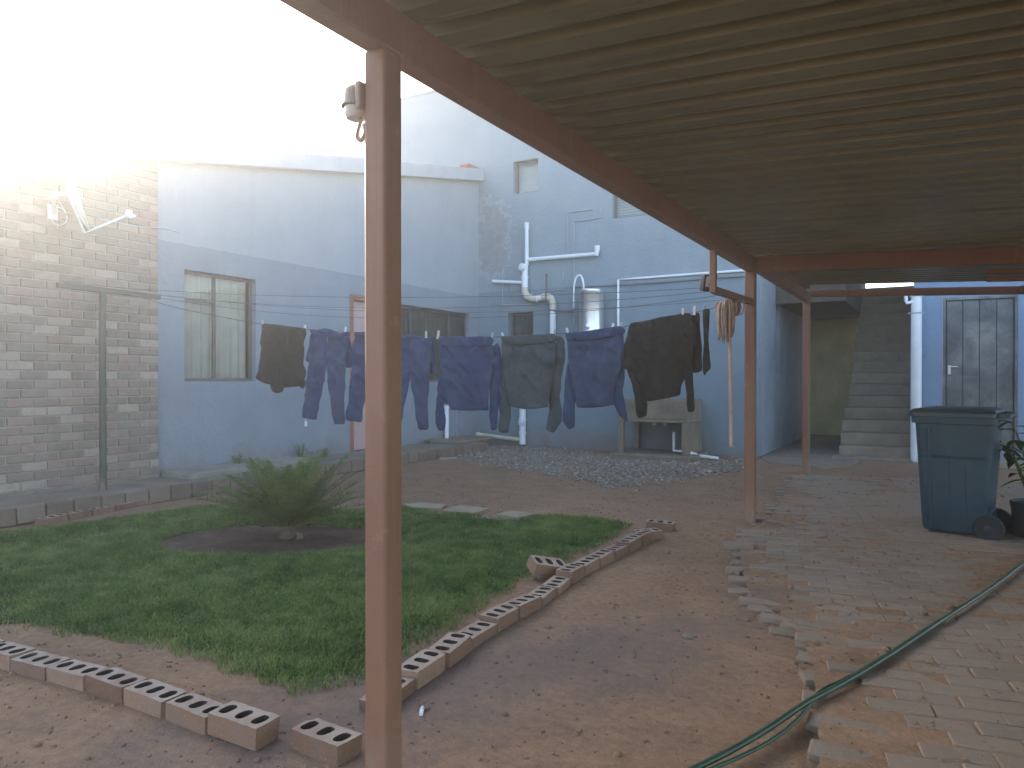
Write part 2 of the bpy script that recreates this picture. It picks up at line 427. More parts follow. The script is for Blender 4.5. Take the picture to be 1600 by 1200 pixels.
M['roof_dark'] = simple('roof_sheet_dark', (0.2, 0.19, 0.18), 0.6, 0.15)
M['tile_red'] = simple('red_roof_tile', (0.34, 0.11, 0.075), 0.8, 0.2)
M['steel'] = mat_paint_steel('red_oxide_steel', (0.255, 0.122, 0.068))
M['roof'] = simple('roof_underside', (0.205, 0.20, 0.125), 0.36, 0.22, 1.2, (30, 0.08, 0.003), spec=0.5)
M['frame'] = simple('brown_window_steel', (0.13, 0.10, 0.08), 0.5, 0.2)
M['frame_grey'] = simple('bronze_aluminium', (0.16, 0.15, 0.14), 0.45, 0.15)
M['door_wood'] = simple('door_timber', (0.30, 0.13, 0.075), 0.55, 0.25, 4.0)
M['door_pink'] = simple('door_panel_paint', (0.50, 0.34, 0.30), 0.6, 0.12)
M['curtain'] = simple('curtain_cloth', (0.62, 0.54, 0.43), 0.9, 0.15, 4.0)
M['dark_room'] = simple('dark_room_cloth', (0.11, 0.098, 0.082), 0.9, 0.25, 3.0)  # dark cloth colour stands in for the unlit rooms behind the panes
M['blind'] = simple('blind_slat', (0.55, 0.56, 0.54), 0.6, 0.08)
M['glass'] = mat_glass()
M['pvc'] = simple('white_pvc', (0.78, 0.79, 0.78), 0.4, 0.07, 5.0, None)
M['pvc_old'] = simple('yellowed_pvc', (0.62, 0.54, 0.40), 0.45, 0.15, 5.0, None)
M['pipe_paint'] = simple('painted_pipe', (0.33, 0.36, 0.40), 0.6, 0.2, 5.0, None)
M['wire'] = simple('fence_wire', (0.10, 0.10, 0.105), 0.5, 0.25, 20.0, None, metal=0.4)
M['galv'] = simple('galvanised_tank', (0.75, 0.75, 0.75), 0.36, 0.10, 4.0, (20, 0.05, 0.003), metal=0.95)
M['black'] = simple('black_plastic', (0.022, 0.022, 0.024), 0.5, 0.2)
M['navy'] = mat_cloth('navy_cotton', (0.036, 0.050, 0.102), (0.075, 0.092, 0.15), 0.5)
M['navy2'] = mat_cloth('washed_navy_cotton', (0.044, 0.060, 0.105), (0.082, 0.10, 0.155), 0.5)
M['teal_cloth'] = mat_cloth('faded_dark_green_cotton', (0.055, 0.068, 0.070), (0.095, 0.095, 0.10), 0.5)
M['black_cloth'] = mat_cloth('black_jersey', (0.030, 0.026, 0.021), (0.055, 0.048, 0.040), 0.4)
M['peg'] = simple('peg_plastic', (0.60, 0.58, 0.54), 0.5, 0.1, 5, None, rnd=0.35)
M['mop'] = simple('mop_yarn', (0.46, 0.32, 0.25), 0.95, 0.35, 25.0, (90, 0.9, 0.01))
M['mop_wood'] = simple('mop_handle_wood', (0.52, 0.32, 0.20), 0.6, 0.2, 8.0)
M['bin'] = simple('bin_plastic', (0.022, 0.050, 0.066), 0.42, 0.38, 2.2, (120, 0.12, 0.002))
M['bin_lid'] = simple('bin_lid_plastic', (0.028, 0.045, 0.05), 0.40, 0.18, 3.0, (120, 0.12, 0.002))
M['rubber'] = simple('rubber', (0.02, 0.02, 0.02), 0.8, 0.2)
M['hose'] = simple('green_hose', (0.036, 0.068, 0.036), 0.4, 0.15, 9, None)
M['hose_old'] = simple('faded_hose', (0.16, 0.17, 0.10), 0.5, 0.2, 9, None)
M['white_paint'] = simple('white_enamel', (0.74, 0.75, 0.74), 0.4, 0.06, 5, None)
M['beige'] = simple('beige_plastic', (0.34, 0.29, 0.23), 0.45, 0.1, 5, None)
M['lens'] = simple('lamp_lens', (0.55, 0.56, 0.55), 0.15, 0.05, 5, None)
M['pole'] = mat_paint_steel('green_pole_paint', (0.065, 0.066, 0.05), (0.10, 0.06, 0.04), 0.35, 0.55)
M['stone'] = mat_stone()
M['grass'] = mat_leaf('lawn_grass', (0.068, 0.118, 0.030), (0.165, 0.245, 0.060), (0.33, 0.37, 0.13))
M['cycad'] = mat_leaf('cycad_leaf', (0.065, 0.092, 0.032), (0.135, 0.175, 0.055), (0.25, 0.265, 0.10))
M['dry'] = mat_leaf('dry_leaf', (0.22, 0.15, 0.07), (0.32, 0.24, 0.11), (0.40, 0.31, 0.16))
M['leaf'] = mat_leaf('broad_leaf', (0.03, 0.065, 0.025), (0.05, 0.10, 0.035), (0.09, 0.14, 0.05))
M['metal_door'] = None

def mat_metal_door():
    m, nt, bs = newmat('weathered_steel_door')
    p = pos(nt)
    c = ramp(nt, noise_n(nt, p, 2.2, 6, 0.65, 0.5), [(0.35, (0.085, 0.09, 0.09)), (0.52, (0.165, 0.17, 0.16)), (0.68, (0.29, 0.285, 0.24))])
    r = ramp(nt, noise_n(nt, p, 9.0, 6, 0.7), [(0.56, 0.0), (0.70, 1.0)])
    c = mixc(nt, math_n(nt, 'MULTIPLY', r, 0.7), c, (0.16, 0.11, 0.075))
    c = mixc(nt, math_n(nt, 'MULTIPLY', ramp(nt, noise_n(nt, p, 26.0, 4), [(0.6, 0.0), (0.68, 1.0)]), 0.5), c, (0.09, 0.085, 0.08))
    nt.links.new(c, bs.inputs['Base Color']); bs.inputs['Roughness'].default_value = 0.6; bs.inputs['Metallic'].default_value = 0.2
    bump(nt, bs, noise_n(nt, p, 12.0, 4), 0.3, 0.004)
    return m
M['metal_door'] = mat_metal_door()

# ================================================================== ground
LAWN_PX = [(-420,990),(-200,985),(0,985),(110,1003),(250,1012),(330,1058),(400,1083),(470,1086),(560,1066),(620,1036),(700,990),(760,948),(830,918),(900,872),(960,838),(992,816),
           (930,806),(850,801),(800,808),(740,801),(690,796),(620,792),(560,796),(460,792),(380,790),(320,788),(200,803),(100,817),(0,828),(-160,838),(-420,860)]
LAWN = [onZ(u, v, 0.02) for u, v in LAWN_PX]
BED_C = onZ(430, 841, 0.0)
BED_RX, BED_RY = 0.88, 0.60                        # half axes, long axis along the picture's horizontal
BX = Vector((math.cos(YAW), math.sin(YAW))); BY = Vector((-math.sin(YAW), math.cos(YAW)))
def in_poly(x, y, P):
    c = False; j = len(P)-1
    for i in range(len(P)):
        a, b = P[i], P[j]
        if (a.y > y) != (b.y > y) and x < (b.x-a.x)*(y-a.y)/(b.y-a.y)+a.x: c = not c
        j = i
    return c
def bed_d(x, y):
    d = Vector((x-BED_C.x, y-BED_C.y)); a = d.dot(BX)/BED_RX; b = d.dot(BY)/BED_RY
    return math.sqrt(a*a + b*b)
PAVE_PX = [(1236,742),(1205,800),(1150,838),(1150,880),(1160,915),(1172,935),(1215,962),(1238,985),(1262,1030),(1270,1080),(1276,1200)]
PAVE = [onZ(u, v, 0.02) for u, v in PAVE_PX]
PAVE += [Vector((-0.42, 0.6, 0)), Vector((3.3, 0.6, 0)), Vector((3.3, 9.6, 0)), Vector((0.4, 10.2, 0))]
def ground_h(x, y):
    n = noise.noise(Vector((x*0.7, y*0.7, 1.3)))*0.014 + noise.noise(Vector((x*2.9, y*2.9, 5.1)))*0.007 + noise.noise(Vector((x*9, y*9, 2.0)))*0.003
    b = bed_d(x, y)
    if b < 1.15: n -= 0.055 * max(0.0, min(1.0, (1.15-b)/0.3))
    if b < 0.5: n += 0.05*(0.5-b)
    return n + 0.004
def make_ground():
    xs = np.concatenate([[-45,-25,-15,-11], np.arange(-9.0, 4.001, 0.07), [5,7,10,16,28,45]])
    ys = np.concatenate([[-45,-25,-12,-6,-3,-1], np.arange(0.6, 13.001, 0.07), [14,16,18,24,34,45]])
    nx, ny = len(xs), len(ys)
    vs = []
    for y in ys:
        for x in xs:
            h = ground_h(x, y)
            if in_poly(x, y, PAVE): h = min(h, 0.0) - 0.012
            vs.append((x, y, h))
    fs = [(j*nx+i, j*nx+i+1, (j+1)*nx+i+1, (j+1)*nx+i) for j in range(ny-1) for i in range(nx-1)]
    me = bpy.data.meshes.new('ground'); me.from_pydata(vs, [], fs); me.materials.append(M['earth'])
    me.polygons.foreach_set('use_smooth', [True]*len(fs))
    o = link('ground', me); tag(o, kind='structure')
make_ground()

# soil of the round bed under the cycad
mb = MB(); ring = []
for r in (0.0, 0.25, 0.5, 0.72, 0.88, 1.0, 1.1):
    for k in range(40):
        g = 2*math.pi*k/40; rr = r*(1+0.05*math.sin(3*g+1)+0.04*math.sin(7*g))
        p = BX*(BED_RX*rr*math.cos(g)) + BY*(BED_RY*rr*math.sin(g)); x, y = BED_C.x+p.x, BED_C.y+p.y
        ring.append((x, y, ground_h(x, y) + (0.006 if r < 1.05 else -0.01) + 0.008*noise.noise(Vector((x*8, y*8, 9)))))
mb.add(ring, [(i*40+k, i*40+(k+1) % 40, (i+1)*40+(k+1) % 40, (i+1)*40+k) for i in range(6) for k in range(40)])
tag(mb.build('bed_soil', M['bed_soil'], smooth=True), kind='structure')

# ================================================================== low house (left)
XL = -7.3
def ztop(y): return 3.76 + 0.2*(y - 5.02)
def wall_panel(mb, P0, U, n, s0, s1, z0, z1, holes=(), depth=0.1, mi=0):
    Z = Vector((0,0,1)); P0, U, n = Vector(P0), Vector(U), Vector(n)
    flip = U.cross(Z).dot(n) < 0
    ss = sorted({s0, s1, *[h[0] for h in holes], *[h[1] for h in holes]}); zs = sorted({z0, z1, *[h[2] for h in holes], *[h[3] for h in holes]})
    def P(s, z, o=0.0): return P0 + U*s + Z*z - n*o
    def quad(a, b, c, d, fl):
        mb.add([a, b, c, d], [(3,2,1,0) if fl else (0,1,2,3)], mi)
    for i in range(len(ss)-1):
        for j in range(len(zs)-1):
            cs, cz = (ss[i]+ss[i+1])/2, (zs[j]+zs[j+1])/2
            if any(h[0] < cs < h[1] and h[2] < cz < h[3] for h in holes): continue
            quad(P(ss[i], zs[j]), P(ss[i+1], zs[j]), P(ss[i+1], zs[j+1]), P(ss[i], zs[j+1]), flip)
    for (a, b, c, d) in holes:
        D = depth
        quad(P(a, c), P(a, d), P(a, d, D), P(a, c, D), not flip)
        quad(P(b, c), P(b, c, D), P(b, d, D), P(b, d), not flip)
        quad(P(a, d), P(b, d), P(b, d, D), P(a, d, D), not flip)
        quad(P(a, c), P(a, c, D), P(b, c, D), P(b, c), not flip)
def window(parent, P0, U, n, rect, depth, mull=(), trans=(), fm='frame', fw=0.035, back='curtain', blinds=False, folds=0.012, sill=None):
    """frame bars as the part, panes and what hangs behind them as sub-parts"""
    Z = Vector((0,0,1)); P0, U, n = Vector(P0), Vector(U), Vector(n); a, b, c, d = rect
    def P(s, z, o): return P0 + U*s + Z*z - n*o
    mb = MB(); D = depth + 0.002
    t = 0.03
    g = 0.0015
    a, b, c, d = a+g, b-g, c+g, d-g
    def bar(s0, s1, z0, z1, o=0.0, tt=t):
        vs = [P(s0, z0, D+o), P(s1, z0, D+o), P(s1, z1, D+o), P(s0, z1, D+o), P(s0, z0, D+o-tt), P(s1, z0, D+o-tt), P(s1, z1, D+o-tt), P(s0, z1, D+o-tt)]
        fs = [(0,3,2,1),(4,5,6,7),(0,1,5,4),(1,2,6,5),(2,3,7,6),(3,0,4,7)]
        if U.cross(Z).dot(n) < 0: fs = [tuple(reversed(f)) for f in fs]
        mb.add(vs, fs)
    bar(a, a+fw, c, d); bar(b-fw, b, c, d); bar(a+fw, b-fw, d-fw, d); bar(a+fw, b-fw, c, c+fw)
    for m_ in mull: bar(m_-fw*0.55, m_+fw*0.55, c+fw, d-fw, 0.003)
    for (s0, s1, z) in trans: bar(s0, s1, z-fw*0.45, z+fw*0.45, 0.005)
    w = mb.build('window', M[fm], parent, bevel=0.004)
    edges = [a+fw] + list(mull) + [b-fw]
    for i in range(len(edges)-1):
        s0, s1 = edges[i], edges[i+1]
        cuts = [c+fw] + [z for (p, q, z) in trans if p <= s0+0.08 and q >= s1-0.08] + [d-fw]
        for j in range(len(cuts)-1):
            q = MB(); o_ = D - 0.012
            va = [P(s0, cuts[j], o_), P(s1, cuts[j], o_), P(s1, cuts[j+1], o_), P(s0, cuts[j+1], o_)]
            vb = [p - n*0.004 for p in va]
            q.add(va + vb, [(0,1,2,3),(7,6,5,4),(0,4,5,1),(1,5,6,2),(2,6,7,3),(3,7,4,0)])
            q.build('pane', M['glass'], w)
    if blinds:
        k = int((d-c)/0.045); 
        for i in range(k):
            q = MB(); z = c+0.03+i*0.045; oo = D+0.05
            vs = [P(a, z, oo), P(b, z, oo), P(b, z+0.040, oo+0.016), P(a, z+0.040, oo+0.016)]
            q.add(vs + [v_ - n*0.002 for v_ in vs], [(0,1,2,3),(7,6,5,4),(0,4,5,1),(1,5,6,2),(2,6,7,3),(3,7,4,0)])
            q.build('blind_slat', M['blind'], w)
    else:
        q = MB(); nn = max(8, int((b-a)/0.02)); vs = []
        for i in range(nn+1):
            s = a + (b-a)*i/nn
            for k in range(2):
                vs.append(P(s, c if k == 0 else d, D+0.07+folds*math.sin(s*46+0.9*math.sin(s*13))))
        q.add(vs, [(2*i, 2*i+2, 2*i+3, 2*i+1) for i in range(nn)])
        # one cloth sheet; its dark colour passes for an unlit room
        q.build('curtain', M[back], w, smooth=True)
    return w

lh = empty('low_house', (XL, 5.04, 0), 0, 'single storey grey plastered house with brick end wall and sloping pale fascia', 'house')
W1 = (5.40, 6.41, 1.18, 2.44); W2 = (9.10, 11.28, 1.16, 2.39); DR = (8.11, 9.0, 0.15, 2.44)
mb = MB()
YB = 11.6
wall_panel(mb, (XL,0,0), (0,1,0), (1,0,0), 5.04, YB, 0.0, 2.9, [W1, W2, DR], 0.11)
mb.add([(XL,5.04,2.9),(XL,YB,2.9),(XL,YB,ztop(YB)-0.02),(XL,5.04,ztop(5.04)-0.02)], [(0,1,2,3)])
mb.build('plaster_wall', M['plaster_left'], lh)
# body of the house behind the wall (rooms, far walls) so nothing shows through
mb = MB()
mb.add([(XL-0.5,-0.6,0),(XL-0.5,YB-0.01,0),(XL-0.5,YB-0.01,2.85),(XL-0.5,-0.6,2.3)], [(0,1,2,3)])
mb.build('inner_wall', M['dark_room'], lh)
mb = MB()
mb.add([(XL-0.05,-0.6,0),(XL-8,-0.6,0),(XL-8,-0.6,2.5),(XL-0.05,-0.6,2.5)], [(0,1,2,3)])
mb.add([(XL-8,-0.6,0),(XL-8,YB-0.05,0),(XL-8,YB-0.05,4.9),(XL-8,-0.6,2.5)], [(3,2,1,0)])
mb.build('end_wall', M['plaster_left'], lh)
window(lh, (XL,0,0), (0,1,0), (1,0,0), W1, 0.10, mull=[5.86], trans=[(5.435, 5.86, 2.11)], back='curtain', folds=0.02)
window(lh, (XL,0,0), (0,1,0), (1,0,0), W2, 0.10, mull=[9.65, 10.75], trans=[], back='dark_room', folds=0.02)
# door
mb = MB(); a, b, c, d = DR; fx = XL-0.10
for s0, s1, z0, z1 in ((a,a+0.085,c,d),(b-0.085,b,c,d),(a+0.085,b-0.085,d-0.085,d)):
    mb.box((fx, s0+0.001, z0+0.001), (fx+0.105, s1-0.001, z1-0.001))
dr = mb.build('door', M['door_wood'], lh, bevel=0.004)
mb = MB(); mb.box((fx-0.01, a+0.087, c+0.01), (fx+0.03, b-0.087, d-0.087)); mb.build('door_leaf', M['door_pink'], dr, bevel=0.004)
mb = MB(); mb.tube([(fx+0.03,b-0.17,1.15),(fx+0.075,b-0.17,1.15),(fx+0.075,b-0.28,1.15)], 0.01, 8); mb.build('handle', M['galv'], dr, smooth=True)

# brick end wall: mortar sheet, bricks one by one
XM, XF = XL+0.048, XL+0.060
mb = MB()
mb.add([(XM,-0.6,0),(XM,5.035,0),(XM,5.035,ztop(5.035)-0.2),(XM,-0.6,ztop(-0.6)-0.2)], [(0,1,2,3)])
mb.add([(XL-0.01,5.035,0),(XL-0.01,5.035,ztop(5.035)-0.2),(XM,5.035,ztop(5.035)-0.2),(XM,5.035,0)], [(3,2,1,0)])
mb.build('mortar_joint', M['mortar'], lh)
def chamfer_box(lx, ly, lz, c=0.004, jit=0.0):
    bm = bmesh.new(); bmesh.ops.create_cube(bm, size=1.0)
    bmesh.ops.scale(bm, vec=(lx, ly, lz), verts=bm.verts)
    if c: bmesh.ops.bevel(bm, geom=bm.edges[:], offset=c, segments=1, affect='EDGES')
    if jit:
        for v in bm.verts: v.co += Vector((random.uniform(-jit,jit), random.uniform(-jit,jit), random.uniform(-jit,jit)))
    return bm
def bm_mesh(bm, name, mat, smooth=False):
    me = bpy.data.meshes.new(name); bm.to_mesh(me); bm.free(); me.materials.append(mat)
    if smooth: me.polygons.foreach_set('use_smooth', [True]*len(me.polygons))
    return me
BRV = [bm_mesh(chamfer_box(0.04, 0.222, 0.073, 0.005, 0.0016), 'face_brick', M['face_brick']) for _ in range(3)]
BRH = bm_mesh(chamfer_box(0.04, 0.106, 0.073, 0.005, 0.001), 'half_face_brick', M['face_brick'])
spare = MB(); nb = 0; course = 0
cands = []
z = 0.012
while z + 0.08 < ztop(5.04) - 0.2:
    y1 = 5.04; first = True
    while y1 > -0.5:
        ln = 0.106 if (first and course % 2) else 0.222
        y0 = y1 - ln; yc = (y0+y1)/2
        if z + 0.078 < ztop(y0) - 0.2: cands.append((yc, z+0.0365, ln))
        y1 = y0 - 0.011; first = False
    z += 0.085; course += 1
cands.sort(key=lambda q: -q[0])
for yc, zc, ln in cands:
    if nb < 298 and yc > 3.3 and zc > 0.14:
        o = link('brick', BRH if ln < 0.2 else random.choice(BRV), lh)
        o.location = (XF-0.02+random.uniform(-0.004, 0.002), yc, zc); nb += 1
    else:
        spare.box((XF-0.04, yc-ln/2, zc-0.0365), (XF+random.uniform(-0.004, 0.002), yc+ln/2, zc+0.0365))
tag(spare.build('brickwork', M['face_brick'], lh), kind='stuff')
# fascia in lengths, roof sheet
for y0, y1 in ((-0.75, 3.18), (3.183, 7.05), (7.053, YB-0.015)):
    mb = MB()
    vs = []
    for x in (XL-0.0, XL+0.125):
        for y, dz in ((y0,-0.215),(y1,-0.215),(y1,0.0),(y0,0.0)): vs.append((x if x > XL else XL+0.004, y, ztop(y)+dz))
    mb.add(vs, [(3,2,1,0),(4,5,6,7),(0,1,5,4),(1,2,6,5),(2,3,7,6),(3,0,4,7)])
    mb.build('fascia_board', M['fascia'], lh, bevel=0.006)
mb = MB()
vs = [(x, y, ztop(y)+dz) for x in (XL+0.0, XL-8.3) for y, dz in ((-0.75,-0.04),(YB-0.02,-0.04),(YB-0.02,-0.012),(-0.75,-0.012))]
mb.add(vs, [(3,2,1,0),(4,5,6,7),(0,1,5,4),(1,2,6,5),(2,3,7,6),(3,0,4,7)])
mb.build('roof', M['roof_dark'], lh)
p = onX(736, 268, XL+0.05)
mb = MB(); mb.box((XL-0.2, YB-0.36, ztop(YB)-0.03), (XL+0.03, YB-0.03, ztop(YB)+0.04)); t_ = mb.build('roof_tile', M['tile_red'], lh, bevel=0.03)
# coax cable on the wall
mb = MB(); mb.tube([onX(150,340,XL+0.075), onX(205,352,XL+0.075), onX(243,356,XL+0.072), onX(262,358,XL+0.02), onX(281,364,XL+0.012)], 0.006, 6, smooth_pts=5)
mb.build('cable', M['pipe_paint'], lh, smooth=True)

# raised apron along the low house with its brick kerb
mb = MB()
mb.prism([(XL+0.002,1.2),(-6.62,1.2),(-6.60,3.2),(-6.58,5.1),(-6.56,7.5),(-6.52,10.6),(XL+0.002,10.6)], -0.05, 0.145)
ap = tag(mb.build('concrete_apron', M['concrete_dark'], bevel=0.012), kind='structure')
KB = bm_mesh(chamfer_box(0.073, 0.222, 0.15, 0.010, 0.004), 'kerb_brick', M['kerb'])
y = 2.2
while y < 10.5:
    o = link('brick', KB, ap); o.location = (-6.60+0.09*(y-2.2)/8.4+0.045+random.uniform(-.006,.006), y, 0.075+random.uniform(-.008,.006)); o.rotation_euler = (random.uniform(-.02,.02), random.uniform(-.03,.03), -0.011+random.uniform(-.02,.02)); y += 0.234
mb = MB(); mb.box((XL+0.002, 5.10, 0.10), (XL+0.50, 6.9, 0.205)); s_ = mb.build('door_slab', M['concrete'], bevel=0.012)
s_.name = 'concrete_step'; tag(s_, 'pale flat concrete step at the foot of the grey wall below the window', 'step')

# ================================================================== rear two-storey house
rh = empty('rear_house', (-2.27, YB, 0), 0, 'tall two storey blue grey house with flat parapet and white plumbing', 'house')
def yrect(u0, v0, u1, v1):
    a = onY(u0, v1, YB); b = onY(u1, v0, YB); return (a.x, b.x, a.z, b.z)
R1 = yrect(802, 247, 841, 304); c_ = onY(957, 342, YB); R2 = (c_.x, c_.x+1.35, c_.z, c_.z+0.95)
R3 = yrect(794, 489, 833, 489); zz = onY(813, 488, YB).z; R3 = (R3[0], R3[1], zz-0.85, zz)
mb = MB()
wall_panel(mb, (0,YB,0), (1,0,0), (0,-1,0), -11.45, -2.27, 0.0, 6.7, [R1, R2, R3], 0.13)
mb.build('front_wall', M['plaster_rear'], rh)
mb = MB()      # side wall along the passage, with its slit window
SL = (12.93, 13.28, 1.2, 2.5)
wall_panel(mb, (-2.27,0,0), (0,1,0), (1,0,0), YB, 17.0, 0.0, 3.5, [SL], 0.10)
mb.build('side_wall', M['plaster_side'], rh)
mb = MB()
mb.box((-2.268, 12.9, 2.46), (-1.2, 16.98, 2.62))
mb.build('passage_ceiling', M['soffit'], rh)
mb = MB(); mb.box((-2.268, 16.8, 0), (-1.2, 16.96, 2.458)); mb.build('end_wall', M['olive_lit'], rh)
mb = MB(); mb.box((-2.268, 12.9, 3.9), (-0.26, 18.0, 6.69)); mb.build('shade_overhang', M['plaster_rear'], rh)  # unseen overhang added above the stairs to darken them
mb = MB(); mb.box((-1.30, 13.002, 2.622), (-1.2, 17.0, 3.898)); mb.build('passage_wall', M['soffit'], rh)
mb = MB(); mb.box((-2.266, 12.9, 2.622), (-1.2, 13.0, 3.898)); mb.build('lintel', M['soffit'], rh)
mb = MB()
mb.add([(-11.45,YB,0),(-11.45,18,0),(-11.45,18,6.7),(-11.45,YB,6.7)], [(3,2,1,0)])
mb.add([(-11.45,18,0),(-2.27,18,0),(-2.27,18,6.7),(-11.45,18,6.7)], [(3,2,1,0)])
mb.add([(-2.27,YB,3.501),(-2.27,18,3.501),(-2.27,18,6.7),(-2.27,YB,6.7)], [(0,1,2,3)])
mb.build('outer_wall', M['plaster_rear'], rh)
mb = MB(); mb.box((-11.47, YB-0.02, 6.702), (-2.25, YB+0.2, 6.75)); mb.box((-11.47, YB+0.2, 6.702), (-11.27, 18.02, 6.75)); mb.build('parapet', M['plaster_rear'], rh, bevel=0.02)
mb = MB(); mb.box((-11.2, YB+0.2, 6.3), (-2.3, 17.9, 6.4)); mb.build('roof', M['roof_dark'], rh)
window(rh, (0,YB,0), (1,0,0), (0,-1,0), R1, 0.12, fm='frame_grey', back='blind', folds=0.0)
window(rh, (0,YB,0), (1,0,0), (0,-1,0), R2, 0.12, fm='frame_grey', blinds=True, mull=[R2[0]+0.68])
window(rh, (0,YB,0), (1,0,0), (0,-1,0), R3, 0.12, fm='frame_grey', back='dark_room')
window(rh, (-2.27,0,0), (0,1,0), (1,0,0), SL, 0.09, fm='frame', back='dark_room')
# painted pipes let into the wall, rods, conduit (fixed to the house)
def yl(pts, off=0.02): return [onY(u, v, YB-off) for u, v in pts]
for pts in ([(887,393),(887,332),(926,327)], [(897,505),(897,347),(939,340),(939,325)], [(799,415),(785,417),(785,476),(845,476)], [(796,440),(796,463),(880,452),(880,424)], [(714,640),(714,690)]):
    if pts[0][0] == 714: q = [onX(u, v, XL+0.012) for u, v in pts]
    else: q = yl(pts, 0.012)
    mb = MB(); mb.tube(q, 0.0105, 6); mb.build('water_pipe', M['pipe_paint'], lh if pts[0][0] == 714 else rh, smooth='angle')
mb = MB(); mb.tube(yl([(854,430),(853,466)], 0.16), 0.013, 6); mb.tube(yl([(854,428),(854,433)], 0.16), 0.025, 6); mb.build('threaded_rod', M['frame'], rh)
for pts, r, mt in (([(966,545),(966,437),(1000,434.5),(1100,427),(1165,422.5),(1188,421)], 0.021, 'pvc'), ([(893,449),(960,446),(1040,441),(1100,436),(1170,431.5)], 0.009, 'frame_grey')):
    mb = MB(); mb.tube(yl(pts, 0.024), r, 8); mb.build('conduit', M[mt], rh, smooth='angle')
mb = MB(); mb.tube(yl([(896.5,482),(896.5,462),(897,446),(900,434),(905,430),(909,433),(911.5,442),(912,451)], 0.16), 0.016, 8, smooth_pts=4); mb.build('overflow_pipe', M['pvc'], rh, smooth=True)
mb = MB(); mb.tube(yl([(858,484),(875,486),(896,486)], 0.13), 0.020, 8); mb.build('feed_pipe', M['frame_grey'], rh, smooth=True)
# soil stack with branches: one plumbing thing
sp = empty('soil_stack', onY(817, 693, YB-0.09), 0, 'white plastic soil stack with cream bends on the blue grey wall', 'drain pipe')
off = 0.09
def ytube(pts, r, name, mt, o=off, k=0, nn=12):
    mb = MB(); mb.tube(yl(pts, o), r, nn, smooth_pts=k); return mb.build(name, M[mt], sp, smooth='angle')
ytube([(823,350),(823,414)], 0.036, 'vent_pipe', 'pvc'); ytube([(823,348),(823,357)], 0.044, 'vent_cap', 'pvc')
ytube([(822,406),(870,402),(930,397)], 0.034, 'branch_pipe', 'pvc'); ytube([(931,399),(933,392),(933,384)], 0.042, 'elbow', 'pvc'); ytube([(933,391),(933,384)], 0.05, 'elbow', 'pvc')
ytube([(770,439.5),(816,441.5)], 0.030, 'branch_pipe', 'pvc')
ytube([(820,413),(820,450)], 0.060, 'inspection_tee', 'pvc'); ytube([(820,431),(820,436)], 0.068, 'socket_ring', 'pvc')
mb = MB(); e = onY(818, 418, YB-off-0.03); mb.lathe([(0.068,0),(0.068,0.06),(0.048,0.062),(0.048,0.075),(0.0,0.077)], e, Vector((-0.35,-1,0.15)), 18); mb.build('inspection_eye', M['pvc'], sp, smooth='angle')
ytube([(820,449),(820,455),(823,462.5),(832,466.5),(840,467)], 0.064, 'bend', 'pvc_old', k=4)
ytube([(833,466.5),(852,464.5)], 0.057, 'cross_pipe', 'pvc')
ytube([(848,464),(856,464),(862,468),(864,476),(864,482)], 0.064, 'bend', 'pvc_old', k=4)
ytube([(864,480),(864,560),(820,612),(817,640)], 0.057, 'down_pipe', 'pvc', k=0)
ytube([(816.5,636),(816.5,694)], 0.060, 'lower_tee', 'pvc')
for v in (653, 674): ytube([(816.5,v),(816.5,v+4)], 0.071, 'socket_ring', 'pvc')
mb = MB(); e = onY(815.5, 660, YB-off-0.05); mb.lathe([(0.062,0),(0.062,0.03),(0.040,0.032),(0.040,0.045),(0.0,0.047)], e, Vector((-0.2,-1,0.05)), 18); mb.build('inspection_eye', M['pvc'], sp, smooth='angle')
a = onY(745, 678.5, YB-0.12); b = onY(812, 687, YB-0.10)
mb = MB(); mb.tube([a, b], 0.035, 10); mb.lathe([(0.045,0),(0.045,0.05)], a, (b-a), 12); mb.build('waste_pipe', M['pvc_old'], sp, smooth='angle')
# geyser
gc = onY(924, 452, YB-0.30)
gy = empty('water_heater', (gc.x, gc.y, gc.z-1.05), 0, 'shiny galvanised water heater cylinder mounted on the blue grey wall', 'water heater')
mb = MB(); mb.lathe([(0.0,0.0),(0.19,0.0),(0.203,0.02),(0.205,0.06),(0.203,0.065),(0.203,0.98),(0.206,0.985),(0.206,1.03),(0.195,1.045),(0.0,1.06)], (gc.x, gc.y, gc.z-1.05), n=40); mb.build('tank', M['galv'], gy, smooth='angle')
mb = MB(); mb.box((gc.x-0.215, gc.y-0.06, gc.z-0.72), (gc.x-0.19, YB-0.002, gc.z-0.28)); mb.build('wall_bracket', M['frame_grey'], gy, bevel=0.004)
mb = MB(); mb.lathe([(0.03,0),(0.03,0.03),(0.018,0.035),(0.018,0.07)], (gc.x-0.115, gc.y+0.06, gc.z), n=12); mb.build('inlet', M['frame_grey'], gy, smooth='angle')
mb = MB(); mb.lathe([(0.045,0),(0.045,0.015),(0.03,0.022),(0.0,0.024)], (gc.x+0.02, gc.y-0.205, gc.z-0.63), Vector((0.1,-1,0)), 16); mb.build('thermostat_cover', M['galv'], gy, smooth='angle')
